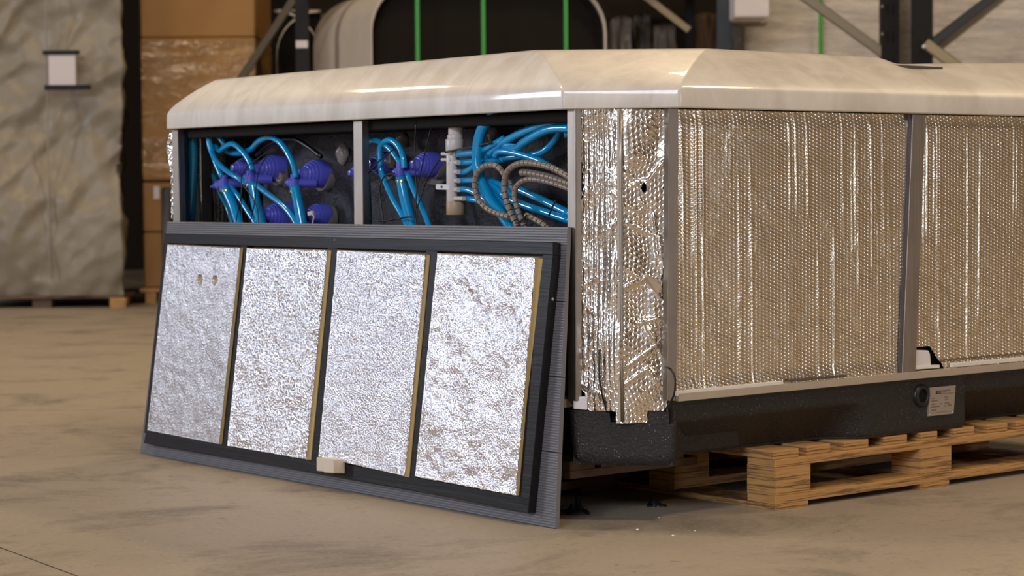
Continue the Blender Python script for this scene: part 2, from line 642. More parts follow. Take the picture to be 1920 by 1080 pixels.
# saw-cut joint in the slab, bottom left of the photo
a, b = onz(-40, 1012), onz(170, 1090)
d = (b - a) / np.linalg.norm(b - a); n = np.array([-d[1], d[0], 0]) * .0016
a = a - d * 1.5; b = b + d * .8
mesh('trim_1', [a - n, b - n, b + n, a + n, a - n + (0, 0, .0008), b - n + (0, 0, .0008), b + n + (0, 0, .0008), a + n + (0, 0, .0008)],
     box_vf((0, 0, 0), (1, 1, 1))[1], M['joint'], kind='structure')

# ------------------------------------------------------------------ hot tub
W = 2.16                       # side of the cabinet
tub = root('hot_tub', (1.08, 1.08, .146), 'hot tub with cream marbled rim and stripped cabinet showing foil and hoses, on pallets', 'hot tub')

# rim ring: plan loops of the skirt and the crest
CH = .18


def ring_loop(off, c1, c2):
    """Octagon outline of the tub moved outwards by off; c1, c2 chamfer lengths along Y and X."""
    o = off
    k = o * .41
    return [(-o, c1 - k), (c2 - k, -o), (W - c2 + k, -o), (W + o, c1 - k), (W + o, W - c1 + k), (W - c2 + k, W + o),
            (c2 - k, W + o), (-o, W - c1 + k)]


def rim():
    sk = ring_loop(.022, .19, .165)
    crest = [(.095, .41, 1.116), (.405, .15, 1.116), (1.75, .15, 1.121), (2.06, .41, 1.116), (2.06, 1.75, 1.112), (1.75, 2.01, 1.108),
             (.36, 2.06, 1.106), (.075, 1.86, 1.106)]
    stat = []        # (skirt xy, crest xyz)
    n = len(sk)
    for i in range(n):
        j = (i + 1) % n
        if i == 1:   # camera-side long edge, crest dips behind the control slot
            ts = np.r_[0, .004, np.linspace(.02, .98, 48), .996]
        else:
            ts = np.r_[0, .004, np.linspace(.03, .97, 8), .996] if i % 2 else np.r_[0, .02, np.linspace(.06, .94, 8), .98]
        for t in ts:
            s = np.array(sk[i]) * (1 - t) + np.array(sk[j]) * t
            c = np.array(crest[i]) * (1 - t) + np.array(crest[j]) * t
            if i == 1:
                x = c[0]
                xs = [.405, 1.02, 1.05, 1.075, 1.10, 1.13, 1.38, 1.66, 1.75]
                zs = [1.116, 1.1155, 1.1135, 1.107, 1.101, 1.0995, 1.110, 1.119, 1.121]
                c[2] = np.interp(x, xs, zs)
            stat.append((s, c))
    prof = [(0.0, -.030, .963), (0, 0, .963), (0, .0, 1.004)]
    V, Fc = [], []
    rows = 0
    centre = np.array([W / 2, W / 2])
    for s, c in stat:
        inn = centre - s; inn = inn / np.linalg.norm(inn)
        cx_ = c[:2]
        dirn = cx_ - s; L = np.linalg.norm(dirn); dirn /= L
        pts = [(*(s + inn * .045), .966), (*(s + inn * .004), .963), (*s, .967), (*(s + dirn * .001), 1.004)]
        for q, dz in ((.03, .0055), (.09, .0135)):
            pts.append((*(s + dirn * L * q), 1.0055 + dz + (c[2] - 1.018) * q * .6))
        z4 = pts[-1][2]
        for q in (.2, .35, .5, .65, .8, .9, .96):
            bul = .016 * math.sin(math.pi * q)
            pts.append((*(s + dirn * L * q), z4 + (c[2] - z4) * (q - .09) / .91 + bul * .4))
        pts.append((*(s + dirn * L * 1.03), c[2] + .001))
        pts.append((*(s + dirn * L * 1.12), c[2] - .0005))
        # flat deck, then down into the basin
        for q, z in ((.10, c[2] - .008), (.22, 1.085), (.245, 1.06), (.27, .90), (.32, .45), (.40, .33)):
            e = s + dirn * L * 1.12
            pts.append((*(e + (centre - e) * q), z))
        rows = len(pts)
        V += pts
    m = len(stat)
    for i in range(m):
        j = (i + 1) % m
        for k in range(rows - 1):
            Fc.append((i * rows + k, j * rows + k, j * rows + k + 1, i * rows + k + 1))
    Fc.append(tuple(i * rows + rows - 1 for i in range(m)))
    o = mesh('rim_shell', V, Fc, M['acrylic'], tub, True)
    wn = o.modifiers.new('weighted', 'WEIGHTED_NORMAL'); wn.weight = 80; wn.keep_sharp = False
    return o


rim()
# control slot let into the dipped part of the rim (a slim grey strip)
q = [ony(1666, 120.5, .112), ony(1768, 125.5, .112), ony(1768, 131, .112), ony(1680, 130, .112)]
prism('control_slot', q, (0, .03, -.004), M['grille'], tub, .001)

# black inner shell, seen through the opened side: a bulging wall of sprayed insulation
def inner_wall(u, v):
    y = .05 + u * (1.93 - .05); z = .16 + v * (1.00 - .16)
    x = .155 + .030 * fbm(y * 3.1, z * 3.1, 2.0) + .006 * fbm(y * 22, z * 22, 5, 3)
    x += .07 * max(0, (z - .93) / .07) ** 2 * 0
    x += .10 * max(0, .42 - z) + .16 * max(0, (y - 1.72) / .2) ** 1.5
    return (x, y, z)
sheet('inner_shell', inner_wall, 150, 70, M['shellback'], tub, back=(.25, 0, 0))
box('rim_shadow_band', (.02, .2, .935), (.42, 1.93, .962), M['black_void'], tub, .004)  # black box painting in the shadow band below the rim
box('cabinet_core', (.43, .35, .16), (2.0, 2.0, .955), M['black_void'], tub, .01)

# bottom tray -----------------------------------------------------------
def tray_side(u, v):
    x = .150 + u * 1.84; z = .147 + v * .141
    boss = min(1, max(0, (x - .72) / .12)) * (1 if x < 1.212 else 0)
    boss = boss * boss * (3 - 2 * boss)
    rec = max(0.0, (.238 - z) / .09) ** .8
    y = .004 + .085 * rec * (1 - boss) + .012 * max(0, (.155 - z) / .01) * boss
    if x > 1.212: y += .014
    return (x, y, z)
sheet('bottom_tray', tray_side, 200, 24, M['black'], tub, back=(0, .15, 0))
box('tray_floor', (.12, .16, .147), (2.04, 2.10, .27), M['black'], tub, .01)

# corner boot of the tray (front polygon on the chamfer plane)
NC = np.array([-.19, -.165, 0]); NC /= np.linalg.norm(NC)
PC = np.array([0, .19, 0])
TC = np.array([NC[1], -NC[0], 0]) * -1
TC = np.array([.165, -.19, 0]); TC /= np.linalg.norm(TC)
def onc(px, py, o=0.0): return on(px, py, PC + NC * o, NC)
def boot():
    zt0, zt1 = .264, .262
    lo = .137
    # u along chamfer, from left return to right return, rounded corners
    path = []
    A, B = -.004, .252
    path.append((A - .001, -.05))
    path.append((A, -.03))
    for k in range(5):
        an = math.pi / 2 * k / 4
        path.append((A + .020 - .020 * math.cos(an), .004 - .020 + .020 * math.sin(an)))
    nx0, nx1 = .094, .186
    for s in (.05, .08, nx0, nx0 + .0005, .12, .15, nx1, nx1 + .0005, .22):
        path.append((s, .004))
    for k in range(5):
        an = math.pi / 2 * (4 - k) / 4
        path.append((B - .012 + .012 * math.cos(an), .004 - .012 + .012 * math.sin(an)))
    path.append((B + .001, -.03)); path.append((B + .002, -.05))
    V, Fc = [], []
    rows = 9
    for s, o in path:
        notch = nx0 < s < nx1 + .0003
        top = .238 if notch else .265
        for r in range(rows):
            t = r / (rows - 1)
            z = lo + (top - lo) * t
            tap = .012 * (1 - (z - lo) / .13)
            ins = .010 * max(0, 1 - (z - lo) / .012) ** 2
            o2 = o - ins
            s2 = s + (tap if s < .1 else -tap * .6)
            if s < A + .02: s2 += ins
            if s > B - .02: s2 -= ins
            p = PC + TC * s2 + NC * o2
            V.append((p[0], p[1], z))
    n = len(path)
    for i in range(n - 1):
        for r in range(rows - 1):
            Fc.append((i * rows + r, (i + 1) * rows + r, (i + 1) * rows + r + 1, i * rows + r + 1))
    # thickness: an inner skin
    k0 = len(V)
    for s, o in path:
        notch = nx0 < s < nx1 + .0003
        top = .238 if notch else .265
        p = PC + TC * min(max(s, A + .012), B - .012) + NC * (min(o, -.006))
        V.append((p[0], p[1], top)); V.append((p[0], p[1], lo))
    for i in range(n - 1):
        Fc.append((i * rows + rows - 1, (i + 1) * rows + rows - 1, k0 + 2 * i + 2, k0 + 2 * i))
        Fc.append((i * rows, (i + 1) * rows, k0 + 2 * i + 3, k0 + 2 * i + 1))
        Fc.append((k0 + 2 * i, k0 + 2 * i + 2, k0 + 2 * i + 3, k0 + 2 * i + 1))
    o = mesh('corner_boot', V, Fc, M['black'], tub, True)
    es = o.modifiers.new('split', 'EDGE_SPLIT'); es.split_angle = math.radians(40)
boot()
# slanted gusset between boot and tray
prism('tray_gusset', [(.165, .01, .245), (.215, .03, .205), (.235, .05, .155), (.165, .02, .140)], (-.02, .05, 0), M['black'], tub, .003)

# aluminium frame -------------------------------------------------------
def post(name, a, b, c, d_, off, m=None):
    o = prism(name, [a, b, c, d_], off, m or M['alu'], tub, .0015)
    return o
post('corner_post', onx(1063, 204, -.002), onx(1079.5, 204, -.002), onx(1080, 752, -.002), onx(1064.5, 752, -.002), (.018, 0, 0))
post('corner_post', ony(1255, 203, -.002), ony(1272.5, 203, -.002), ony(1268.5, 752, -.002), ony(1252, 752, -.002), (0, .018, 0))
post('middle_post', onx(662, 226), onx(679, 226), onx(681, 440), onx(664, 440), (.022, 0, 0))
post('end_post', onx(322, 243), onx(333, 243), onx(338, 440), onx(325, 440), (.022, 0, 0))
post('side_post', ony(1712, 214, -.004), ony(1736, 215, -.004), ony(1717, 700, -.004), ony(1692, 703, -.004), (0, .02, 0))
prism('post_flange', [ony(1703, 214, .002), ony(1712, 214, .002), ony(1692, 702, .002), ony(1684, 703, .002)], (0, .01, 0), M['grille'], tub)
box('side_post', (1.86, -.004, .31), (1.90, .016, .962), M['alu'], tub, .0015)
for y0, x0 in ((.26, W - .02),):
    for y in (.19, 1.05, 1.93):
        box('rear_post', (W - .02, y, .27), (W, y + .035, .962), M['alu'], tub, .0015)
for x in (.19, 1.05, 1.93):
    box('rear_post', (x, W - .02, .27), (x + .035, W, .962), M['alu'], tub, .0015)
box('lower_rail', (.160, -.012, .288), (2.0, .03, .3065), M['rail'], tub, .0015)
box('left_rail', (-.006, .2, .27), (.03, 1.98, .29), M['rail'], tub, .0015)
# white seal below the first foil
prism('seal_strip', [ony(1270, 733.5, -.010), ony(1468, 714, -.010), ony(1470, 720, -.010), ony(1270, 742.5, -.010)], (0, .008, 0), M['white_strip'], tub, .001)
prism('seal_strip', [ony(1785, 681.5, -.010), ony(1985, 664, -.010), ony(1985, 671, -.010), ony(1785, 689, -.010)], (0, .008, 0), M['white_strip'], tub, .001)
prism('seal_strip', [ony(1480, 711, -.012), ony(1588, 702, -.012), ony(1588, 707, -.012), ony(1480, 716.5, -.012)], (0, .004, 0), M['grille'], tub, .001)

# bubble foil panels of the long side ------------------------------------
def side_foil(xa, xb, seed, hole=None, nv=50):
    rd = random.Random(int(seed * 10))
    x0_, x1_ = xa(.5), xb(.5)
    ridges = []
    for c_, n_, w_, za, zb in ((.07, 7, .07, .60, 1.0), (.11, 2, .03, .30, 1.0), (.30, 3, .06, .30, .9), (.52, 4, .05, .62, 1.0), (.66, 4, .08, .30, .72),
                               (.82, 7, .10, .55, 1.0), (.9, 2, .08, .3, .8)):
        for _ in range(n_):
            ridges.append((x0_ + (x1_ - x0_) * (c_ + rd.uniform(-w_, w_)), rd.uniform(.0007, .0015), za + rd.uniform(-.05, .1), zb + rd.uniform(-.1, .05), rd.uniform(-.03, .01)))
    def P(u, v):
        x = xa(v) + u * (xb(v) - xa(v)); z = .306 + v * (.9615 - .306)
        rip = 0.0
        for x_, h_, za, zb, dr in ridges:
            q = x - x_ - dr * (z - .6) - .004 * fbm(z * 2, x_ * 9, seed)
            if abs(q) < .012:
                k = min(1, max(0, (z - za) / .06)) * min(1, max(0, (zb - z) / .06))
                rip += h_ * k * math.exp(-(q / .0038) ** 2)
        y = .0035 - rip + 0.0028 * fbm(x * 2.2, z * 1.4, seed + 1, 3)
        if z > .93: y += .006 * math.sin((z - .93) / .0315 * 1.5)
        if v < .03: y -= .004
        return (x, y, z)
    return sheet('bubble_foil', P, 380, nv, M['bubble'], tub, keep=hole,
                 uvf=lambda u, v: ((xa(v) + u * (xb(v) - xa(v))), v * .6555))
side_foil(lambda v: .160 + .008 * v, lambda v: .938 + .042 * v, 1.3)
hx0 = ony(1716, 690)[0]
def hole(u, v):
    x = .968 + .035 * v + u * (1.865 - .968 - .035 * v); z = .306 + v * .6555
    # torn opening by the post: polygon narrowing upward
    if z < .366 and x < ony(1748, 655)[0] + (.366 - z) * .85: return False
    return True
side_foil(lambda v: .968 + .035 * v, lambda v: 1.865, 5.1, hole, 170)
side_foil(lambda v: 1.895, lambda v: 1.995, 8.1)
box('foil_backing', (.17, .022, .30), (1.99, .045, .955), M['black_void'], tub)
# the other sides' foil (plain runs the photo only glimpses through the opening)
def far_foil(u, v):
    x = .10 + u * 1.9; z = .28 + v * .68
    return (x, 2.145 + .004 * math.sin(x * 60) + .006 * fbm(x * 4, z * 3, 4), z)
sheet('far_side_foil', far_foil, 90, 30, M['bubble'], tub, uvf=lambda u, v: (u * 1.9, v * .68))
def rear_foil(u, v):
    y = .2 + u * 1.75; z = .28 + v * .68
    return (2.145 + .006 * fbm(y * 4, z * 3, 7), y, z)
sheet('rear_foil', rear_foil, 60, 30, M['bubble'], tub, uvf=lambda u, v: (u * 1.75, v * .68))

# corner foil -------------------------------------------------------------
EL = [(205, 1082), (240, 1083), (280, 1089), (320, 1092), (350, 1094), (385, 1089), (430, 1083), (480, 1085), (520, 1089), (545, 1090), (600, 1086),
      (640, 1083), (690, 1079), (715, 1080), (740, 1098), (760, 1104), (792, 1108)]
ER = [(205, 1255), (300, 1255), (322, 1246), (345, 1244), (385, 1247), (440, 1245), (480, 1249), (505, 1244), (520, 1240), (560, 1243), (600, 1246),
      (660, 1247), (690, 1250), (730, 1244), (760, 1252), (792, 1250)]
CREASE = [(1172, 315, 1206, 352, .004), (1206, 352, 1246, 300, .005), (1180, 350, 1212, 336, .003), (1176, 385, 1204, 396, .004), (1176, 415, 1222, 440, .004),
          (1200, 372, 1214, 392, .003), (1170, 540, 1212, 520, .005), (1210, 515, 1240, 560, .005), (1172, 500, 1200, 522, .003), (1236, 440, 1246, 520, .004),
          (1226, 400, 1234, 480, .004), (1204, 590, 1244, 672, .005), (1172, 690, 1240, 640, .004), (1172, 720, 1214, 690, .005), (1214, 690, 1250, 735, .005),
          (1086, 380, 1110, 350, .003), (1086, 540, 1120, 520, .005), (1086, 560, 1116, 590, .004), (1120, 600, 1098, 690, .004), (1084, 690, 1130, 660, .003),
          (1150, 360, 1178, 385, .003), (1140, 430, 1160, 412, .003), (1084, 715, 1140, 745, .004), (1180, 610, 1236, 596, .004), (1190, 655, 1228, 700, .003)]
def corner_foil(u, v):
    py = 205 + v * (792 - 205)
    xl = np.interp(py, [a for a, _ in EL], [b for _, b in EL]) + 1.2 * math.sin(py * .31)
    xr = np.interp(py, [a for a, _ in ER], [b for _, b in ER]) + 1.0 * math.sin(py * .37)
    px = xl + (xr - xl) * u
    o = .004 + .016 * (1 - abs(2 * u - 1) ** 1.3)
    o += .0013 * math.sin(px * .62 + 2 * fbm(px * .02, py * .006, 3)) * max(0, 1 - u * 1.6)
    o += .011 * fbm(px * .016, py * .010, 2.2, 2)
    for x0, y0, x1, y1, h in CREASE:
        L = math.hypot(x1 - x0, y1 - y0); tx, ty = (x1 - x0) / L, (y1 - y0) / L
        al = (px - x0) * tx + (py - y0) * ty; ac = abs(-(px - x0) * ty + (py - y0) * tx)
        if -3 < al < L + 3 and ac < 12:
            o += h * math.exp(-(ac / 3.2) ** 1.3) * min(1, (al + 3) / 6, (L + 3 - al) / 6)
    o *= .55 + .45 * min(1, min(u, 1 - u) * 8)
    p = onc(px, py, 0)
    return p + NC * o
def cf_keep(u, v):
    py = 205 + v * 587; px = 1082 + u * 172
    if py > 770 and not (1141 < px < 1211): return False
    if math.hypot((px - 1213) / 6, (py - 352) / 9) < 1: return False
    return True
sheet('corner_foil', corner_foil, 130, 260, M['bubble_corner'], tub, keep=cf_keep, uvf=lambda u, v: (u * .245, .66 - v * .66))
bk = prism('corner_backing', [onc(1068, 204, -.028), onc(1268, 204, -.028), onc(1266, 790, -.028), onc(1068, 790, -.028)], NC * -.02, M['black'], tub)
prism('corner_side_strip', [onc(1078, 205, -.012), onc(1092, 205, -.012), onc(1096, 302, -.012), onc(1079, 305, -.012)], NC * -.006, M['ivory'], tub)
prism('corner_side_strip', [onc(1078, 306, -.014), onc(1097, 306, -.014), onc(1097, 430, -.014), onc(1078, 430, -.014)], NC * -.006, M['darkwood'], tub)
prism('corner_side_strip', [onc(1078, 430, -.012), onc(1094, 430, -.012), onc(1098, 540, -.012), onc(1079, 540, -.012)], NC * -.006, M['ivory'], tub)
prism('corner_side_strip', [onc(1240, 470, -.012), onc(1256, 470, -.012), onc(1256, 560, -.012), onc(1240, 560, -.012)], NC * -.006, M['ivory'], tub)
prism('corner_side_strip', [onc(1243, 640, -.012), onc(1256, 640, -.012), onc(1256, 730, -.012), onc(1243, 730, -.012)], NC * -.006, M['ivory'], tub)
# slim rod over the corner foil
tube('corner_rod', [onc(1164, 206, .026), onc(1165, 500, .026), onc(1167, 791, .024)], .0042, M['alu'], tub, sub=3)
prism('corner_rod_strip', [onc(1157, 206, .021), onc(1163, 206, .021), onc(1164, 790, .021), onc(1159, 790, .021)], NC * .003, M['rail'], tub)
# lifted foil flap
fl = [onc(1212, 516, .032), onc(1224, 519, .036), onc(1240, 535, .034), onc(1241, 541, .030), onc(1233, 553, .026), onc(1209, 527, .026)]
prism('foil_flap', fl, NC * .0015, M['bubble_corner'], tub)
# white bracket and two cable ends
prism('white_bracket', [onc(1075, 744, .012), onc(1101, 744, .012), onc(1101, 769, .012), onc(1075, 767, .012)], NC * -.02, M['white_plastic'], tub, .002)
tube('cable_end', [onc(1125, 655, .022), onc(1123, 690, .03), onc(1128, 735, .03), onc(1138, 772, .008)], .0022, M['wire'], tub)
tube('cable_end', [onc(1247, 688, .02), onc(1258, 693, .035), onc(1266, 712, .04), onc(1263, 742, .035), onc(1249, 766, .012), onc(1246, 773, -.002)], .0024, M['wire'], tub)
lathe('cable_gland', onc(1247, 773, -.004), (0, 0, 1), [(-.006, .006), (.004, .006), (.008, .004)], M['wire'], tub, 12)

# grommet, nameplate, connector -------------------------------------------
gc = ony(1727, 741.5, .004)
lathe('drain_grommet', gc, (0, -1, 0), [(-.002, .030), (.004, .0295), (.0075, .026), (.0085, .021), (.007, .017), (-.001, .0155)], M['wire'], tub, 32)
lathe('grommet_hole', gc, (0, -1, 0), [(.0005, .0150), (.0012, .0150)], M['black_void'], tub, 24)
pl = [ony(1744, 727, -.001), ony(1792, 722.5, -.001), ony(1788, 775.5, -.001), ony(1741, 780.5, -.001)]
np_ = prism('nameplate', pl, (0, .006, 0), M['plate'], tub)
def plate_pt(u, v, e=.0008):
    p = (pl[0] * (1 - u) + pl[1] * u) * (1 - v) + (pl[3] * (1 - u) + pl[2] * u) * v
    return p + np.array([0, -e, 0])
def strip(name, u0, v0, u1, v1, mat, e=.0006):
    return prism(name, [plate_pt(u0, v0, e), plate_pt(u1, v0, e), plate_pt(u1, v1, e), plate_pt(u0, v1, e)], (0, .0005, 0), mat, np_)
strip('emblem', .235, .135, .44, .245, M['ink'])
strip('emblem_bar', .29, .165, .43, .18, M['plate'], .0010)
strip('emblem_bar', .29, .200, .43, .212, M['plate'], .0010)
vf = []
random.seed(3)
def word(u0, u1, v, h):
    u = u0
    while u < u1:
        w = random.uniform(.012, .026)
        q = [plate_pt(u, v, .0006), plate_pt(min(u1, u + w), v, .0006), plate_pt(min(u1, u + w), v + h, .0006), plate_pt(u, v + h, .0006)]
        vf.append((q, [(0, 1, 2, 3)]))
        u += w + .008
word(.48, .80, .13, .03); word(.48, .66, .185, .03); word(.46, .93, .245, .016)
for v, (a, b, c, d2) in ((.37, (.08, .22, .58, .72)), (.46, (.08, .33, .60, .74)), (.58, (.09, .25, .60, .80)), (.67, (.08, .43, .58, .66)), (.79, (.09, .30, .60, .60))):
    word(a, b, v, .03)
    if d2 > c: word(c, d2, v, .03)
word(.44, .50, .58, .03); word(.74, .88, .66, .04); word(.07, .93, .89, .015)
v_, f_ = merge(vf)
tag(mesh('faded_lettering', v_, f_, M['ink_soft'], np_), 'rows of tiny faded engraved lettering')
for u, v in ((.05, .05), (.95, .05), (.05, .95), (.95, .95)):
    lathe('rivet', plate_pt(u, v, 0), (0, -1, 0), [(0, .0022), (.0008, .0018), (.0012, .0005)], M['steel'], np_, 10)

conn = prism('white_connector', [ony(1718, 656, .006), ony(1742, 657, .006), ony(1745, 664, .006), ony(1747, 688, .006), ony(1717, 690, .006), ony(1716, 664, .006)], (0, .02, 0), M['white_plastic'], tub, .004)
prism('connector_base', [ony(1716, 688, .001), ony(1762, 684, .001), ony(1762, 690, .001), ony(1716, 693, .001)], (0, .02, 0), M['white_strip'], tub, .001)

# crinkled foil scraps peeking round the far post
def scrap(u, v):
    py = 250 + v * 160
    w = np.interp(v, [0, .15, .35, .45, .7, 1], [6, 13, 8, 3, 3, 2])
    p = onx(324 - w * u, py, .004)
    return p + np.array([-.006 * fbm(u * 4, v * 22, 1), 0, 0])
sheet('foil_edge', scrap, 6, 60, M['bubble_corner'], tub, uvf=lambda u, v: (u * .02, v * .25))

# plumbing ------------------------------------------------------------------
def L1(X, Y, x): return onx(300 + X * .21297, 200 + Y * .21297, x)       # first photo close-up
def L2(X, Y, x): return onx(660 + X * .2222, 200 + Y * .2222, x)         # second
def L4(X, Y, x): return onx(880 + X * .213, 200 + Y * .213, x)

def jet(c, r, sc=1.0, tee=True):
    c = np.asarray(c, float)
    lathe('sealant_ring', c + (.030, .004, -.006), (-1, 0, 0), [(-.03, r * 1.10), (-.008, r * 1.12), (-.002, r * 1.06), (-.002, r * .5)], M['glue'], tub, 24)
    k = r / .036
    j = lathe('jet_body', c, (-1, 0, 0), [(h * k, q * r) for h, q in ((-.045, 1), (-.010, 1), (-.006, .95), (-.006, .90), (0, .90), (.003, .84), (.003, .79), (.008, .78),
              (.011, .71), (.011, .66), (.016, .64), (.019, .56), (.019, .51), (.025, .48), (.028, .36), (.036, .32), (.037, .15))], M['jet'], tub, 36)
    return j

def tee(c, tip, r):
    """Barbed inlet in front of a jet with its stub pointing left."""
    v1 = lathe_vf(c, (0, 0, 1), [(-.024, r * .95), (-.010, r * .95), (-.009, r * 1.15), (.009, r * 1.15), (.010, r * .8), (.024, r * .8)], 20)
    d = np.asarray(tip, float) - np.asarray(c, float)
    L = np.linalg.norm(d)
    v2 = lathe_vf(c, d, [(0, r * .95), (L * .45, r * .95), (L * .5, r * .6), (L * .75, r * .55), (L * .8, r * .28), (L, r * .25)], 16)
    v3 = lathe_vf(c, (1, -.55, 0), [(0, r * .9), (.06, r * .9)], 16)
    v, f = merge([v1, v2, v3])
    o = mesh('jet_inlet', v, f, M['jet'], tub, True)
    m = o.modifiers.new('split', 'EDGE_SPLIT'); m.split_angle = math.radians(50)

jet(L1(1330, 590, .105), .040); jet(L1(950, 545, .105), .040); jet(L1(710, 540, .12), .030)
jet(L1(1000, 960, .105), .040); jet(L1(1350, 960, .11), .034)
jet(L2(225, 485, .10), .033); jet(L2(590, 490, .10), .034); jet(L2(30, 560, .12), .022)
tee(L1(1185, 670, .055), L1(1105, 665, .055), .015)
tee(L1(800, 640, .055), L1(735, 610, .055), .016)
tee(L1(565, 675, .055), L1(450, 705, .055), .015)
tee(L2(405, 555, .05), L2(345, 545, .05), .013)
# small white clip with a tail
prism('clip', [L1(1295, 925, .055), L1(1340, 915, .055), L1(1342, 955, .055), L1(1298, 962, .055)], (.008, 0, 0), M['ivory'], tub, .002)
tube('clip_tail', [L1(1335, 940, .055), L1(1355, 970, .055), L1(1345, 1020, .055), L1(1340, 1100, .055)], .0022, M['ivory'], tub)

def hose(pts, r, L, x, m='hose'):
    P = [L(p[0], p[1], p[2] if len(p) > 2 else x) for p in pts]
    return tube('hose', P, r, M[m], tub, 14, 6)
S, B = .0078, .0150
hose([(425, 190), (432, 260), (442, 330), (480, 470), (545, 620)], S, L1, .045)
hose([(425, 240, .05), (440, 360, .045), (490, 470, .04), (580, 560, .035), (690, 630, .035), (770, 680, .045)], S, L1, .04)
hose([(480, 180), (500, 240), (560, 320), (600, 400, .09)], S, L1, .06)
hose([(490, 350, .07), (525, 390, .06), (570, 355), (640, 328), (720, 390), (780, 470), (818, 560)], S * 1.05, L1, .05)
hose([(570, 380, .09), (640, 408, .085), (720, 405, .075), (800, 375, .065), (870, 305), (960, 268), (1050, 310), (1120, 400), (1170, 500), (1200, 625)], S * 1.1, L1, .05)
hose([(575, 715), (640, 860), (690, 1010), (740, 1150)], B * .95, L1, .05)
hose([(815, 670), (845, 850), (890, 1010), (920, 1150)], B, L1, .05)
hose([(1185, 700), (1218, 850), (1248, 1020), (1275, 1150)], B, L1, .05)
hose([(620, 700), (690, 790), (760, 900), (830, 1010), (900, 1130)], S, L1, .065)
hose([(850, 690), (900, 730), (960, 775), (1060, 850), (1130, 920), (1190, 1010), (1240, 1120)], S * 1.05, L1, .045)
hose([(470, 600, .1), (530, 760, .09), (600, 900, .08), (640, 1050, .08)], S, L1, .09, 'hose_dark')
hose([(205, 180), (198, 500), (215, 1100)], .018, L1, .045, 'hose_dark')
hose([(290, 180), (295, 500), (260, 1100)], .014, L1, .07, 'hose_dark')
for X, Y in ((588, 745), (803, 690), (1190, 748)):
    lathe('hose_clamp', L1(X, Y, .05), L1(X + 10, Y + 60, .05) - L1(X, Y, .05), [(-.003, B * 1.06), (.003, B * 1.06)], M['brass'], tub, 20)
hose([(112, 420), (115, 350), (140, 305), (190, 288), (250, 305), (330, 370), (410, 480)], S * .95, L2, .05)
hose([(240, 500, .045), (232, 370, .045), (262, 305), (325, 283), (390, 330), (430, 420), (442, 520)], S * 1.05, L2, .045)
hose([(238, 440, .045), (245, 540), (275, 620), (345, 780), (425, 920), (480, 1040)], S, L2, .045)
hose([(410, 600), (448, 780), (500, 980), (530, 1100)], B * .95, L2, .05)
hose([(470, 570), (530, 720), (590, 850), (645, 990), (680, 1100)], S, L2, .05)
hose([(118, 600), (130, 800), (140, 1100)], S * 1.4, L2, .08, 'hose_dark')
lathe('hose_clamp', L2(423, 635, .05), L2(448, 780, .05) - L2(423, 635, .05), [(-.003, B), (.003, B)], M['brass'], tub, 20)

# air manifold
mc = lambda Y, X=0: L2(848 + X, Y, .055)
zz = lambda Y: L2(850, Y, .055)[2]
top = mc(60)
def vseg(X, Ya, Yb, r):
    a, b = L2(X, Ya, .055), L2(X, Yb, .055)
    return lathe_vf(b, (0, 0, 1), [(0, r * .97), (.001, r), ((a[2] - b[2]) - .001, r), (a[2] - b[2], r * .97)], 28)
man = root('air_manifold_seat', (0, 0, 0), 'x', 'x') if False else None
v, f = merge([vseg(848, 385, 820, .0150)])
mf = mesh('air_manifold', v, f, M['pvc'], tub, True)
def mpart(name, mat, *segs):
    v, f = merge(segs)
    o = mesh(name, v, f, mat, mf, True)
    e = o.modifiers.new('split', 'EDGE_SPLIT'); e.split_angle = math.radians(50)
    return o
mpart('feed_pipe', M['pvc_tan'], vseg(875, 60, 165, .0158))
mpart('reducer', M['pvc'], vseg(875, 165, 240, .0188), vseg(872, 240, 275, .0205), vseg(868, 275, 375, .0232))
mpart('end_cap', M['pvc_tan'], vseg(876, 800, 912, .0240))
sp = []
for Y in (400, 470, 550, 625, 700, 775):
    a = L2(870, Y, .05); b = L2(900 if Y < 770 else 945, Y, .045)
    sp.append(tube_vf([a, (a + b) / 2, b], .0058, 12))
mpart('outlet_barb', M['pvc'], *sp)
sp = []
for Y in (400, 448):
    a = L2(838, Y, .045); b = L2(760, Y, .045)
    sp.append(tube_vf([a, (a + b) / 2, b], .0045, 10))
mpart('left_barb', M['pvc'], *sp)
prism('mount_clip', [L2(702, 652, .04), L2(818, 655, .04), L2(822, 704, .04), L2(704, 700, .04)], (.012, 0, 0), M['white_plastic'], mf, .002)
prism('clip_hole', [L2(748, 668, .0392), L2(762, 668, .0392), L2(762, 686, .0392), L2(748, 686, .0392)], (.002, 0, 0), M['ink'], mf)

H1 = .0078
hose([(885, 400), (1030, 388), (1110, 365), (1200, 315), (1290, 262, .06)], H1, L2, .045)
hose([(1150, 405), (1250, 320), (1400, 235), (1600, 160), (1700, 145), (1850, 150)], H1 * 1.25, L2, .055)
hose([(1280, 330, .06), (1390, 345, .05), (1450, 300), (1600, 215), (1700, 185), (1850, 182)], H1 * 1.3, L2, .045)
hose([(885, 475), (1020, 462), (1150, 420), (1300, 300), (1420, 240, .07)], H1, L2, .06)
hose([(1205, 420), (1230, 385), (1290, 378), (1400, 398), (1560, 448), (1700, 520)], H1, L2, .05)
hose([(1250, 455, .06), (1300, 430, .07), (1540, 405, .075), (1650, 350, .08), (1745, 220, .08), (1760, 120, .08)], H1 * 1.05, L2, .08)
hose([(885, 552), (960, 548), (1040, 500), (1130, 460), (1260, 450, .075)], H1, L2, .06)
hose([(885, 625), (1030, 620), (1150, 625), (1260, 665), (1360, 760, .07)], H1, L2, .06)
hose([(885, 700), (960, 698), (1030, 722), (1120, 780), (1220, 840)], H1, L2, .055)
hose([(960, 775), (1040, 788), (1110, 815), (1250, 900)], H1, L2, .06)
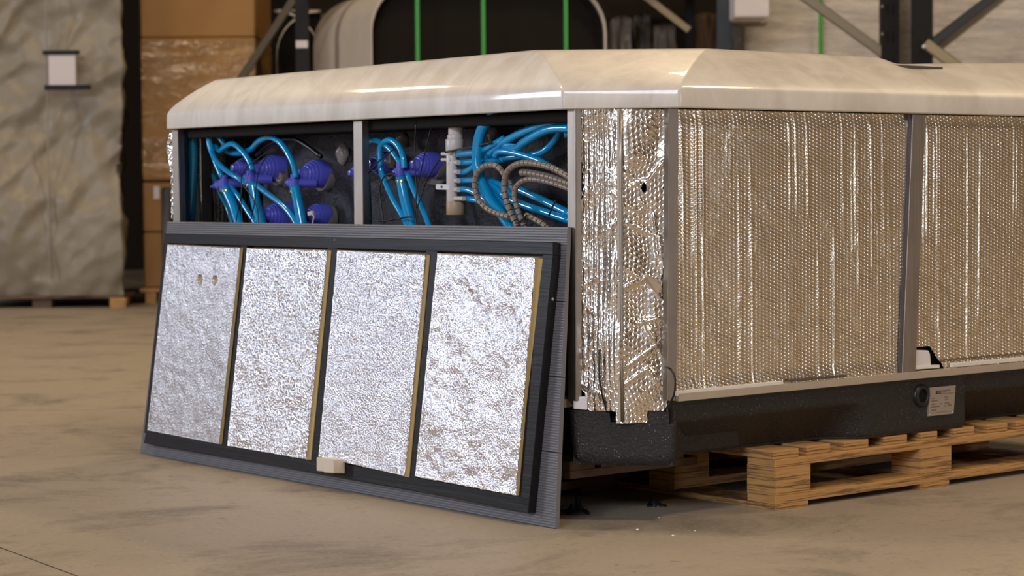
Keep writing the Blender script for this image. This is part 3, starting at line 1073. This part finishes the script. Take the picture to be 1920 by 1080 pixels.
hose([(1215, 20), (1170, 90), (1100, 180), (1065, 300), (1055, 450), (1075, 580), (1120, 700), (1190, 820), (1270, 920), (1350, 1040)], .0135, L2, .035)
hose([(1340, 665), (1460, 720), (1600, 785), (1850, 910)], H1 * 1.2, L2, .07)
hose([(1170, 640), (1300, 760), (1450, 830), (1600, 880), (1850, 965)], H1 * 1.2, L2, .06)
hose([(1180, 680), (1250, 790), (1340, 870), (1440, 1000)], H1 * 1.2, L2, .065)
hose([(1780, 20), (1800, 120), (1830, 260)], H1 * 1.4, L2, .06, 'hose_dark')

def spiral(pts, r, x, L=L2):
    P = [L(p[0], p[1], p[2] if len(p) > 2 else x) for p in pts]
    C = spline(P, 40)
    d = np.r_[0, np.cumsum(np.linalg.norm(np.diff(np.array(C), axis=0), axis=1))]
    pitch = .016; gap = .0024
    s, cuts = 0.0, []
    out = []
    t = 0.0
    while t < d[-1]:
        for q, k in ((0, .80), (.0006, 1), (pitch - gap, 1), (pitch - gap + .0003, .78)):
            if t + q < d[-1]: cuts.append((t + q, k))
        t += pitch
    C = np.array(C)
    pts2 = [np.array([np.interp(c, d, C[:, i]) for i in range(3)]) for c, _ in cuts]
    v, f = tube_vf(pts2, [r * k for _, k in cuts], 12)
    n = 12
    mid = []
    for i in range(len(pts2) - 1):
        mid += [1 if (i % 4) in (3,) else 0] * n
    mid += [0, 0]
    o = mesh('spiral_wrapped_cable', v, f, [M['spiral'], M['wire']], tub, True, midx=mid)
    e = o.modifiers.new('split', 'EDGE_SPLIT'); e.split_angle = math.radians(40)
    return o
spiral([(1285, 575), (1245, 520), (1190, 492), (1110, 505), (1052, 570), (1036, 680), (1070, 790), (1150, 868), (1250, 910), (1350, 935)], .0072, .012)
spiral([(1860, 610), (1700, 522), (1550, 482), (1420, 478), (1325, 530), (1287, 620), (1292, 740), (1330, 870), (1390, 1000), (1420, 1080)], .0078, .008)
spiral([(1860, 655), (1650, 590), (1500, 560), (1425, 555)], .0086, .022)
spiral([(1860, 700), (1650, 632), (1500, 612), (1412, 645), (1368, 730), (1392, 850), (1450, 1000), (1480, 1080)], .0068, .016)
spiral([(1470, 915), (1540, 950), (1620, 1000), (1700, 1080)], .0070, .02)
spiral([(1325, 560), (1335, 640), (1365, 730)], .005, .028)

def wire(pts, L, x, r=.0016):
    P = [L(p[0], p[1], p[2] if len(p) > 2 else x) for p in pts]
    tube('wire', P, r, M['wire'], tub, 8, 6)
wire([(660, 1060), (690, 900), (720, 740), (715, 640), (760, 540), (870, 450), (1000, 365)], L1, .02)
wire([(780, 1060), (830, 860), (850, 660), (880, 540), (950, 420), (1020, 370)], L1, .02)
wire([(730, 1060), (715, 850), (730, 700), (850, 880), (870, 1060)], L1, .022)
wire([(1640, 590), (1560, 630), (1535, 700), (1540, 780)], L1, .09, .0013)
wire([(540, 120), (528, 450), (545, 700), (540, 820), (560, 1050)], L2, .02)
wire([(665, 180), (600, 460), (545, 720), (535, 900), (550, 1050)], L2, .02)
wire([(750, 425), (640, 600), (590, 740), (550, 850)], L2, .022)
wire([(345, 365), (240, 450), (115, 590)], L2, .02, .0022)
wire([(360, 565), (290, 575), (245, 640), (235, 740), (262, 960), (270, 1060)], L2, .022, .0022)
wire([(130, 930), (240, 965), (440, 935), (540, 925)], L2, .02, .0024)
wire([(1720, 790), (1690, 850), (1660, 920)], L2, .03, .0022)
wire([(1370, 985), (1430, 960), (1475, 915)], L2, .004, .0026)
wire([(790, 385), (880, 365), (1010, 340), (1180, 300)], L2, .03, .0026)
# black cable arc and lumps of sealant on the shell
wire([(850, 430), (930, 350), (1050, 290), (1180, 285), (1300, 350), (1420, 440)], L1, .085, .007)
def lump(X, Y, L, ry, rz, seed, x=.13):
    c = L(X, Y, x)
    V, Fc = [], []
    n, m = 16, 10
    for j in range(m + 1):
        for i in range(n):
            a = 2 * math.pi * i / n; b = math.pi * j / m
            d = np.array([math.cos(b), math.sin(b) * math.cos(a), math.sin(b) * math.sin(a)])
            k = 1 + .5 * noise.noise(Vector(d * 1.7) + Vector((seed, 0, 0)))
            V.append(c + d * np.array([.022, ry, rz]) * k)
    for j in range(m):
        for i in range(n):
            Fc.append((j * n + i, j * n + (i + 1) % n, (j + 1) * n + (i + 1) % n, (j + 1) * n + i))
    return mesh('sealant_lump', V, Fc, M['glue'], tub, True)
lump(1620, 420, L1, .018, .030, 1); lump(1090, 640, L1, .012, .022, 2); lump(430, 285, L2, .008, .02, 3, .12)
lump(1210, 240, L2, .012, .028, 5, .12); lump(1500, 100, L2, .03, .022, 6, .10); lump(350, 450, L2, .012, .02, 8, .12)
lump(720, 640, L2, .03, .010, 9, .12)

# ------------------------------------------------------------------ leaning cabinet panel
pr_, pl_ = onz(1041, 992), onz(262.5, 850)
xf = (pr_[0] + pl_[0]) / 2                      # x of the foot line
LEAN = .070
HP = .70
zc = math.sqrt(HP ** 2 - LEAN ** 2)
UPV = np.array([LEAN, 0, .69]); UPV /= np.linalg.norm(UPV)
NP = np.array([-UPV[2], 0, UPV[0]])            # outward (towards the viewer's left)
P0 = np.array([xf, 0, 0])
def onp(px, py, o=0.0): return on(px, py, P0 + NP * o, NP)
pan = root('cabinet_panel', (xf, (pr_[1] + pl_[1]) / 2, 0), 'black framed cabinet side panel with four silver foil insulation boards, leaning on the tub', 'panel')

# ribbed cladding boards: five boards one above the other, ribs as geometry
TL, TR, BR, BL = onp(314, 415), onp(1064, 425), onp(1041, 992), onp(262.5, 850)
def bpt(u, v, o=0.0):      # u left->right, v bottom->top
    p = (BL * (1 - u) + BR * u) * (1 - v) + (TL * (1 - u) + TR * u) * v
    return p + NP * o
NB = 4
ribs_total = 112
for b in range(NB):
    v0, v1 = b / NB, (b + 1) / NB
    n = ribs_total // NB
    prof = [(v0 + .0008, -.012)]
    for k in range(n):
        a = v0 + .0008 + (v1 - v0 - .0016) * k / n
        h = (v1 - v0 - .0016) / n
        prof += [(a + h * .05, -.0018), (a + h * .28, 0.0), (a + h * .72, 0.0), (a + h * .95, -.0018)]
    prof.append((v1 - .0008, -.012))
    V = [bpt(0, v, o) for v, o in prof] + [bpt(1, v, o) for v, o in prof]
    m = len(prof)
    Fc = [(i, i + 1, m + i + 1, m + i) for i in range(m - 1)] + [tuple(range(m)), tuple(range(2 * m - 1, m - 1, -1)), (m - 1, 0, m, 2 * m - 1)]
    mesh('cladding_board', V, Fc, M['ribbed'], pan)

FR = .024
def fr(name, pts, th=FR, mat='wood_black', bev=.0015, top=FR):
    return prism(name, [onp(x, y, top) for x, y in pts], NP * -th, M[mat], pan, bev)
fr('top_rail', [(308, 437), (1037, 454), (1037, 478), (308, 456)])
fr('bottom_rail', [(274, 808), (500, 842), (779, 895), (992, 934), (990, 962), (779, 921), (500, 870), (269, 831)])
fr('left_stile', [(308, 454), (316, 454), (279, 809), (270, 812)])
fr('right_stile', [(1018, 477), (1037, 478), (990, 962), (968, 930)])
fr('mullion', [(451, 460), (463, 460), (427, 836), (412, 833)])
fr('mullion', [(614, 464), (632.5, 465), (597, 864), (574, 860)])
fr('mullion', [(799, 470), (820, 471), (779, 897), (757, 893)])
# outer return of the frame on the camera side
for px, py in ((1042, 561), (998, 835)):
    lathe('frame_screw', onp(px - 6, py, FR - .010) + np.array([0, -.001, 0]), (0, -1, 0), [(-.004, .004), (.001, .004), (.0015, .002)], M['steel'], pan, 12)
lathe('pin_mark', onp(627, 450, FR), NP, [(-.001, .0035), (.0006, .003)], M['ink_soft'], pan, 10)

FO = FR + .008
def in_hole(p, holes):
    return [h for h in holes if math.hypot((p[0] - h[0]) / h[2], (p[1] - h[1]) / h[3]) < 1]
def board(name, quad, nu, nv, mat, rag, holes=(), amp=.0016, seed=0.0, th=.018, label=None):
    q = [np.array(p, float) for p in quad]      # TL, TR, BR, BL in photo pixels on the plane
    K = [onp(p[0], p[1], FO) for p in q]
    hl = [(onp(h[0], h[1], FO), h[2], h[3]) for h in holes]
    def base(u, v):
        return (K[0] * (1 - u) + K[1] * u) * (1 - v) + (K[3] * (1 - u) + K[2] * u) * v
    def inh(p):
        for c, a, b in hl:
            if ((p[1] - c[1]) / a) ** 2 + ((p[2] - c[2]) / b) ** 2 < 1: return True
        return False
    def P(u, v):
        p = base(u, v)
        e = min(1, min(u, 1 - u, v, 1 - v) * 25)
        y, z = p[1], p[2]
        if inh(p): return p - NP * .007
        w = amp * (1.6 * fbm(y * 9 + z * 5, z * 9 - y * 4, seed, 4)) + amp * .55 * fbm(y * 55, z * 38, seed + 4, 3)
        if u in (0, 1) or v in (0, 1):
            w = 0
            p = p + np.array([0, rag * fbm(z * 60, y * 60, seed + 2, 3), 0 if 0 < v < 1 else 0]) * (0 if v in (0, 1) else 1)
            if v in (0, 1): p = p + UPV * rag * fbm(y * 60, 3, seed + 8, 3)
        return p + NP * w * e
    def mf(u, v): return 1 if inh(base(u, v)) else 0
    g = math.dist
    o = sheet(name, P, nu, nv, [M[mat], M['foam']], pan, back=NP * -th, mfun=mf)
    if label: o['label'] = label
    return o
board('insulation_board', [(314, 457.5), (451.5, 464), (411.5, 833), (276, 807)], 100, 170, 'foil_calm', .0012,
      holes=((374, 525, .0105, .0125), (402.5, 526, .0115, .0120)), amp=.0009, seed=1.0, label='satin foil board with two drilled holes near its top')
board('insulation_board', [(463, 464.5), (614.5, 469), (575, 861.5), (426, 836)], 70, 150, 'foil_bright', .0014, amp=.0018, seed=4.0,
      label='coarsely crumpled bright foil board')
board('insulation_board', [(632.5, 468.5), (799.5, 477), (760, 893), (597, 856)], 70, 150, 'foil_fine', .0008, amp=.0012, seed=9.0,
      label='finely grained bright foil board')
board('insulation_board', [(820, 474.5), (1005, 482), (968, 929), (778, 893.5)], 90, 150, 'foil_wrinkled', .0008,
      holes=((882.5, 549, .0050, .0075),), amp=.0028, seed=13.0, label='wrinkled foil board with one small pierced hole')
fr('foam_edge', [(1004, 484), (1018, 485), (976, 931), (967, 929)], .014, 'foam', 0, FR - .002)
fr('foam_edge', [(799, 479), (805, 479), (766, 895), (759, 893)], .012, 'foam', 0, FR + .003)
fr('foam_edge', [(614, 470), (620, 470), (582, 862), (574, 861)], .012, 'foam', 0, FR + .003)

# ivory clip block on the bottom rail: a grooved two-lobed block
def blk(px0, px1, py0, py1, o0, o1, name='clip_block'):
    q = [onp(px0, py0, o1), onp(px1, py0 + 1.5, o1), onp(px1, py1 + 1.5, o1), onp(px0, py1, o1)]
    return prism(name, q, NP * (o0 - o1), M['ivory'], pan, .0025)
blk(593, 608, 857, 883, FR, FR + .034)
blk(606, 625, 859.5, 886, FR, FR + .038, 'clip_block')
blk(603, 612, 861, 882, FR, FR + .028, 'clip_web')

# ------------------------------------------------------------------ pallets
def pallet(name, x0, y0, lx, ly, label, slats, mat='wood', blocks=3, low=0.0, inset=0.0):
    r = root(name, (x0 + lx / 2, y0 + ly / 2, 0), label, 'pallet', 'pallets under the hot tub')
    rnd = random.Random(5)
    def bx(nm, lo, hi, bev=.0015):
        return box(nm, (x0 + lo[0], y0 + lo[1], lo[2]), (x0 + hi[0], y0 + hi[1], hi[2]), M[mat], r, bev)
    bw, bd = .122, .095
    xs = [0, (lx - bw) / 2 - .035, lx - bw] if blocks == 3 else [0, lx - bw]
    ys = [inset, (ly + inset - bd) / 2, ly - bd]
    for x in xs:
        bx('foot_board', (x, inset, 0), (x + bw - .006, ly, .014))
    for y in ys:
        bx('runner_board', (0, y, .0142), (lx, y + bd, .036))
        bx('stringer_board', (0, y - inset, .104 - low), (lx, y - inset + bd, .1235 - low))
        for x in xs:
            v, f = box_vf((x0 + x, y0 + y - .001, .0362), (x0 + x + bw, y0 + y + bd, .1038 - low))
            bm_pts = []
            mesh('block', v, f, M[mat], r)
            bevel(bpy.data.objects[-1] if False else list(r.children)[-1], .003)
    for a, b, e in slats:
        o = bx('deck_board', (a, e, .1237 - low), (b, ly, .1455 - low))
    return r
S1 = [(-.006, .082, .0), (.122, .208, .012), (.258, .347, .010), (.408, .495, .010), (.545, .609, .006), (.675, .760, .006),
      (.812, .898, .006), (.935, 1.02, .006), (1.07, 1.15, .006), (1.18, 1.25, .006)]
pallet('pallet', .490, .0, 1.26, .80, 'plywood pallet under the long foil side of the tub, its side and deck ends lit', S1)
S2 = [(k * .098, k * .098 + .078, .0) for k in range(4)]
pallet('pallet', .04, .235, .42, 1.0, 'pallet with shade darkened into its wood, below the black corner of the tub', S2, 'darkwood', 2, .0098, .30)
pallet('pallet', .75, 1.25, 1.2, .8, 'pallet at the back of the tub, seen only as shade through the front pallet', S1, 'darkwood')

# ------------------------------------------------------------------ floor litter
def crumple(name, px, py, sx, sy, sz, label, seed, cat='scrap'):
    c = onz(px, py)
    def P(u, v):
        a = (u - .5) * sx; b = (v - .5) * sy
        h = sz * abs(fbm(u * 2.3, v * 2.3, seed, 3)) * 1.8 * math.sin(math.pi * u) * math.sin(math.pi * v) ** .5 + .001
        p = c + gr * a + gf * b
        return (p[0] + .01 * fbm(u * 3, v * 3, seed + 5), p[1] + .01 * fbm(u * 3, v * 3, seed + 8), h)
    o = sheet(name, P, 14, 10, M['scrap'], None, back=None)
    sol = o.modifiers.new('thick', 'SOLIDIFY'); sol.thickness = .0012
    tag(o, label, cat)
    return o
crumple('plastic_scrap', 1082, 961, .055, .07, .035, 'torn black plastic scrap on the floor by the leaning panel corner', 3.3)
crumple('plastic_scrap', 1231, 948, .045, .04, .018, 'small black plastic scrap in the shade below the tub corner', 8.1)
CL = ['white foam crumb on the concrete, nearest below the panel corner', 'white foam crumb on the concrete, closest of the four to the viewer',
      'white foam crumb nearest the lit pallet', 'white foam crumb at the edge of the tub shadow']
for k, (px, py, s) in enumerate([(1195, 994, 3.4), (1262, 1005, 3.0), (1303, 996, 2.2), (1236, 971, 1.8)]):
    c = onz(px, py); s *= .0012
    v, f = lathe_vf(c + (0, 0, 0), (0, 0, 1), [(0.0003, s * .8), (s * .4, s), (s * .8, s * .5)], 7)
    tag(mesh('foam_crumb', v, f, M['crumb']), CL[k], 'crumb', 'white crumbs on the floor')

# ------------------------------------------------------------------ background
def ground(px, py0, d):
    p = far(px, py0, d); return p


def fbox(name, px0, px1, z0, z1, d, thick, mat, parent=None, bev=0.0, kind=None):
    """Box whose front face spans photo columns px0..px1 at ground distance d, square to the room."""
    a, b = far(px0, 500, d), far(px1, 500, d)
    w = np.linalg.norm((b - a)[:2])
    c = (a + b) / 2 + gf * thick / 2
    return obox(name, (c[0], c[1], z0), (w, thick, z1 - z0), YAW, mat, parent, bev, kind)


def zat(py, d, px=960): return far(px, py, d)[2]


# covered stack on the far left
D = 14.3
a, b = far(-75, 560, D), far(236, 560, D)
cov = root('covered_stack', tuple((a + b) / 2 * np.array([1, 1, 0]) + gf * .5), 'tall stack under a wrinkled silver grey cover with a white label pocket', 'covered stack')
wA = np.linalg.norm((b - a)[:2]); HC = 2.9; zb0 = .085
def coverP(u, v):
    # wraps front (u .15-.75) and right side (u .75-1), left return (0-.15)
    z = zb0 + v * (HC - zb0)
    if u < .12: s, dd = 0.0, .9 * (1 - u / .12)
    elif u < .82: s, dd = (u - .12) / .70, 0.0
    else: s, dd = 1.0, .9 * (u - .82) / .18
    p = a * (1 - s) + b * s
    rx = .10 * (1 - min(1, v * 7)) ** 2            # bottom corner pulls in
    s_in = gr * (-rx if s > .5 else rx) * (1 if s in (0.0, 1.0) else 0)
    q_ = fbm(s * 1.3 + z * 1.1, z * 1.9 - s * 1.9, dd + 1.5, 3)
    w = .06 * q_ - .06 * abs(fbm(s * 1.5 + z * 1.4, z * 2.6 - s * 2.8, 4 + dd, 2)) + .010 * fbm(s * 7 + z * 3, z * 7, 4 + dd, 2)
    bulge = .05 * math.sin(math.pi * min(1, v * 3)) + .03 * math.sin(v * 9)
    p = p + gf * dd - gr * dd * (.16 if s > .5 else 0) + s_in - gf * (w + bulge) * (1 if dd == 0 else .3) + gr * (w * (1 if dd > 0 else .4))
    if s in (0.0, 1.0): p = p + gr * (.04 * fbm(z * 1.3, 2, 3) * (1 if s else -1))
    return (p[0], p[1], z)
o = sheet('cover', coverP, 110, 130, M['cover'], cov)
fbox('cover_top', -75, 236, HC - .02, HC + .03, D, .9, M['cover'], cov, .02)
fbox('seam', 93, 95, .2, HC, D - .085, .012, M['cover'], cov)
fbox('stack_core', -50, 200, .13, HC - .1, D + .2, .5, M['wall'], cov)
fbox('label_pocket', 98, 148, zat(153, D - .13), zat(96, D - .13), D - .14, .012, M['label'], cov)
fbox('pocket_bar', 87, 155, zat(96, D - .13), zat(88, D - .13), D - .15, .03, M['rack'], cov)
fbox('pocket_bar', 89, 175, zat(162, D - .13), zat(153, D - .13), D - .15, .03, M['rack'], cov)
st = root('pallet', tuple((a + b) / 2 * np.array([1, 1, 0]) + gf * .5), 'low pallet under the silver grey covered stack at the photo left', 'pallet')
fbox('deck_board', -75, 232, .065, .083, D, .9, M['darkwood'], st)
fbox('block', 205, 235, 0, .064, D, .12, M['wood'], st)
fbox('block', 60, 95, 0, .064, D + .05, .12, M['darkwood'], st)
fbox('block', -75, -45, 0, .064, D, .12, M['darkwood'], st)

# cardboard boxes
D = 14.7
bp = root('pallet', tuple(far(380, 560, D) * np.array([1, 1, 0]) + gf * .5), 'pallet under the stacked cardboard boxes beside the grey cover', 'pallet')
fbox('deck_board', 262, 488, .085, .11, D, 1.0, M['wood'], bp)
for p0, p1 in ((272, 292), (370, 395), (462, 486)):
    fbox('block', p0, p1, 0, .083, D + .02, .12, M['wood'], bp)
def carton(px0, px1, z0, z1, d, th, label, film=None):
    w_ = far(px0, 400, d)
    r = root('cardboard_box', tuple((far(px0, 500, d) + far(px1, 500, d)) / 2 * np.array([1, 1, 0]) + gf * th / 2 + np.array([0, 0, z0])), label, 'box', 'cardboard boxes stacked by the rack')
    fbox('carton', px0, px1, z0, z1, d, th, M['card'], r, .012)
    if film:
        fbox('stretch_film', px0 - 1.5, px1 + 1.5, film[0], film[1], d - .012, th + .024, M['film'], r, .008)
    return r
z1 = zat(430, D); z2 = zat(334, D); z3 = zat(66, D)
carton(270, 478, .112, z1 - .003, D + .03, .95, 'lowest brown cardboard box standing on the pallet behind the panel')
carton(270, 482, z1 + .002, z2 - .008, D + .02, .95, 'narrow middle cardboard box between the lowest box and the film-wrapped one')
carton(270, 484, z2 + .004, z3, D, 1.0, 'large brown cardboard box wrapped in shiny stretch film', (z2 + .03, z3 - .02))
carton(270, 484, z3 + .004, 3.3, D + .01, 1.0, 'topmost plain brown cardboard box reaching out of the picture')
fbox('box_label', 290, 301, zat(368, D), zat(344, D), D - .01 + .02, .012, M['label'], bpy.data.objects['cardboard_box.001'])
# black tube rolls beside the tub's far post
bl = root('dark_roll', tuple(far(316, 560, 13.6) * np.array([1, 1, 0])), 'upright black roll standing behind the far post of the tub', 'roll')
v, f = lathe_vf(far(317, 560, 13.6) * np.array([1, 1, 0]) + np.array([0, 0, .0]), (0, 0, 1), [(0, .035), (.02, .04), (zat(350, 13.6), .04), (zat(346, 13.6), .03)], 20)
mesh('roll', v, f, M['wire'], bl, True)

# racking: uprights and braces
def upright(px0, px1, d, label, mat='rack', holes=False, lean=0):
    c = (far(px0, 500, d) + far(px1, 500, d)) / 2
    r = root('rack_upright', (c[0], c[1], 0), label, 'rack upright')
    w = np.linalg.norm(far(px1, 500, d) - far(px0, 500, d))
    fbox('column', px0, px1, 0.012, lean or 4.2, d, .07, M[mat], r, .003)
    fbox('foot_plate', px0 - 6, px1 + 6, 0, .0115, d - .02, .12, M[mat], r)
    if holes:
        for i in range(13):
            for s in (.36, .66):
                x = px0 + (px1 - px0) * s
                z = .5 + i * .155
                fbox('slot', x - 2.2, x + 2.2, z, z + .06, d - .002, .004, M['black_void'], r)
        for i in range(13):
            z = .54 + i * .155
            fbox('rivet', px0 + .5, px0 + 3.5, z, z + .014, d - .004, .006, M['steel'], r)
    return r
def brace(pa, pb, d0, d1, w, label, mat='galv', parent=None):
    p, q = far(*pa, d0), far(*pb, d1)
    if pa[1] < 0: p = q + (p - q) * 2.6
    dv = (q - p) / np.linalg.norm(q - p)
    s = np.cross(dv, gf); s /= np.linalg.norm(s)
    h = s * w / 2
    t = gf * .03
    # C-section: web and two lips
    prt = []
    for lo, hi, t0, t1 in ((-1, 1, 0, .006), (-1, -.8, 0, .03), (.8, 1, 0, .03)):
        a_, b_, c_, e_ = p + h * lo, q + h * lo, q + h * hi, p + h * hi
        vs = [x + gf * t0 for x in (a_, b_, c_, e_)] + [x + gf * t1 for x in (a_, b_, c_, e_)]
        prt.append((vs, box_vf((0, 0, 0), (1, 1, 1))[1]))
    v, f = merge(prt)
    o = mesh('rack_brace', v, f, M[mat], parent)
    if parent is None: tag(o, label, 'brace')
    else: o['label'] = label
    return o
u1 = upright(559, 583, 13.2, 'black rack upright with a white band between the boxes and the stored cream shell')
fbox('label_band', 560, 582, zat(87, 13.2), zat(73, 13.2), 13.19, .004, M['label'], u1)
brace((588, -60), (440, 165), 13.25, 14.2, .05, 'slanting brace beside the cardboard boxes', 'galv', u1)
u2 = upright(1346, 1374, 13.0, 'blue black rack upright left of the white wrapped load', 'rack_blue')
brace((1180, -30), (1292, 56), 13.4, 13.2, .045, 'diagonal brace in the dark bay', 'galv', u2)
u5 = upright(1288, 1304, 14.2, 'thin dark upright inside the shadowy rack bay', 'rack', False, 2.12)
u3 = upright(1652, 1686, 12.2, 'dark slotted rack upright with small rivets, nearer the cream shell rim', 'rack', True)
brace((1470, -35), (1660, 102), 12.25, 12.2, .055, 'diagonal brace meeting the slotted upright', 'galv', u3)
u4 = upright(1712, 1749, 12.0, 'broad dark rack upright with crossing braces at its foot', 'rack', False)
brace((1880, -20), (1742, 86), 12.05, 12.0, .05, 'dark rising brace', 'rack_blue', u4)
brace((1898, -20), (1750, 96), 12.12, 12.1, .05, 'galvanised rising brace', 'galv', u4)
brace((1735, 80), (1800, 128), 11.95, 11.8, .06, 'short falling brace', 'galv', u4)
lathe('bolt', far(1733, 88, 11.94), -gf, [(0, .012), (.01, .012), (.012, .005)], M['steel'], u4, 12)

# stored tub shell on its side: cream skirt, black underside, cream lip
def shell_stored(name, p_left, p_right, p_back, d0, d1, dz, ytop, label):
    A, Bq, Cq = far(p_left, 300, d0), far(p_right, 300, d1), far(p_back, 300, dz)
    for x in (A, Bq, Cq): x[2] = 0
    ux = (Bq - A); wdt = np.linalg.norm(ux); ux /= wdt
    back = Cq - A
    top = far(p_left, ytop, d0)[2] ; z0 = .12
    r = root(name, tuple((A + Bq) / 2 + np.array([0, 0, z0])), label, 'tub shell')
    rad = .30
    loop = []
    for cxx, czz, a0 in ((wdt - rad, top - rad, 0), (rad, top - rad, 90), (rad * .5, z0 + rad * .5, 180), (wdt - rad * .5, z0 + rad * .5, 270)):
        rr = rad if a0 < 100 else rad * .5
        for k in range(9):
            an = math.radians(a0 + 90 * k / 8)
            loop.append((cxx + rr * math.cos(an), czz + rr * math.sin(an)))
    n = len(loop)
    def at(i, s, dpt): 
        x, z = loop[i]
        cxm, czm = wdt / 2, (top + z0) / 2
        x = cxm + (x - cxm) * s; z = czm + (z - czm) * s
        q = A + ux * x + back * dpt; q = np.array([q[0], q[1], z]); return q
    V = []
    secs = [(.985, .02), (1.0, 0.0), (1.0, .03), (1.0, .3), (1.0, .65), (1.0, 1.0)]
    for s, dp in secs: V += [at(i, s, dp) for i in range(n)]
    Fc = [(k * n + i, k * n + (i + 1) % n, (k + 1) * n + (i + 1) % n, (k + 1) * n + i) for k in range(len(secs) - 1) for i in range(n)]
    Fc.append(tuple((len(secs) - 1) * n + i for i in range(n)))
    mesh('skirt', V, Fc, M['shell_cream'], r, True)
    V = [at(i, .975, .012) for i in range(n)] + [at(i, .955, .06) for i in range(n)]
    Fc = [(i, (i + 1) % n, n + (i + 1) % n, n + i) for i in range(n)] + [tuple(n + i for i in range(n))]
    mesh('black_underside', V, Fc, M['black_void'], r)
    return r, top
r1, t1 = shell_stored('stored_shell', 700, 1139, 590, 12.6, 12.9, 13.9, -40, 'cream tub shell stored on its side, black underside towards the viewer, green straps')
stp = root('storage_beam', tuple(far(880, 560, 13.0) * np.array([1, 1, 0])), 'low timber cradle under the stored cream tub shell', 'cradle')
fbox('beam', 640, 1130, 0.0, .118, 12.75, .9, M['darkwood'], stp)
for k, px in enumerate((787, 910, 1064)):
    w = 3.6
    d = 12.5
    v, f = box_vf((0, 0, 0), (1, 1, 1))
    s = fbox('green_strap', px - w, px + w, .15, t1 + .01, d, .006, M['strap'])
    tag(s, ['green strap nearest the cream skirt of the stored shell', 'middle green strap across the black underside of the stored shell',
            'green strap at the curved lip end of the stored shell'][k], 'strap', 'green straps on the stored shell')
r2, _ = shell_stored('stored_shell', 521, 602, 530, 14.3, 14.35, 14.8, 18, 'second cream shell glimpsed between cardboard boxes and rack upright')

# dim goods in the dark bay
def wrapped(name, px0, px1, pyt, d, th, mat, label, seed, z0=.1, parent=None, cat='wrapped load', amp=.03, flat=False):
    a_, b_ = far(px0, 500, d), far(px1, 500, d)
    zt = zat(pyt, d, (px0 + px1) / 2)
    def P(u, v):
        if v < .86: z, k = z0 + (zt - z0) * v / .86, 0.0
        else: z, k = zt, (v - .86) / .14
        if u < .2: s, dd = 0.0, th * (1 - u / .2)
        elif u < .8: s, dd = (u - .2) / .6, 0.0
        else: s, dd = 1.0, th * (u - .8) / .2
        p = a_ * (1 - s) + b_ * s + gf * dd
        if k > 0:
            c = (a_ + b_) / 2 + gf * th / 2
            p = p + (c - p) * k
            z = zt + .03 * math.sin(k * 1.5)
        w = amp * fbm(s * 3 + dd, z * 4, seed, 4) + (amp * .3 * math.sin(z * 60) if flat else 0)
        p = p - gf * w * (dd < .01) + gr * w * (1 if s > .5 else -1) * (dd > 0)
        return (p[0], p[1], z)
    o = sheet(name, P, 40, 50, mat, parent)
    if parent is None: tag(o, label, cat)
    return o
for k, (p0, p1, yt, dd, m_, lb) in enumerate([
        (1150, 1186, 35, 14.6, 'grey_load', 'pale creased bag, first in the dark rack bay'),
        (1194, 1222, 30, 14.9, 'grey_load', 'dim creased bag behind the pale one in the dark bay'),
        (1228, 1268, 48, 14.5, 'grey_load', 'brown dusky sack under the diagonal brace'),
        (1306, 1345, 28, 14.8, 'darkwood', 'brown crate against the blue black upright')]):
    wrapped('stored_sack' if k < 3 else 'stored_crate', p0, p1, yt, dd, .3, M[m_], lb, k * 3.1 + 1, 0.0, cat='sack' if k < 3 else 'crate', amp=.03)
# white wrapped loads
def load(px0, px1, d, th, label, seed, pyt=-60):
    c = (far(px0, 500, d) + far(px1, 500, d)) / 2
    r = root('wrapped_load', (c[0], c[1], 0), label, 'wrapped load')
    fbox('load_pallet', px0, px1, 0, .14, d, th, M['wood'], r)
    wrapped('goods', px0, px1, pyt, d + .0, th, M['white_load'], None, seed, .14, r, amp=.012)
    wrapped('stretch_film', px0 - 2, px1 + 2, pyt - 1, d - .03, th + .05, M['white_film'], None, seed + 3, .15, r, amp=.016)
    return r
load(1401, 1662, 13.4, 1.0, 'white film-wrapped pallet load behind the slotted upright', 2.0)
load(1668, 1725, 14.5, .3, 'narrow strip of a film-wrapped load between the two dark uprights', 12.0)
load(1738, 2010, 13.2, 1.0, 'broad white film-wrapped pallet load at the photo right edge', 21.0)
s = fbox('green_strap', 1535.5, 1543, .15, 2.3, 13.3, .006, M['strap']); tag(s, 'single green strap on the white wrapped load', 'strap')
wb = fbox('white_carton', 1379, 1444, zat(41, 12.9), 2.6, 12.7, .5, M['label'], None, .01)
tag(wb, 'white carton held high on the rack beside the blue black upright', 'box')
box_z = zat(41, 12.9)
rs = fbox('rack_shelf', 1379, 1440, box_z - .014, box_z - .002, 13.075, .2, M['galv'], u2)
dk = fbox('bay_shade_sheet', 560, 1400, 0, 3.4, 15.6, .05, M['wall'])  # added dark sheet, its colour stands in for shade in the bays
tag(dk, 'dark sheet standing in for the shade of the rack bays behind the stored shell', 'shade sheet')

ps = fbox('bay_shade_board', 1146, 1402, 2.14, 2.19, 13.2, 2.2, M['darkwood'], u2)  # unseen board added above the bay to block the overhead light
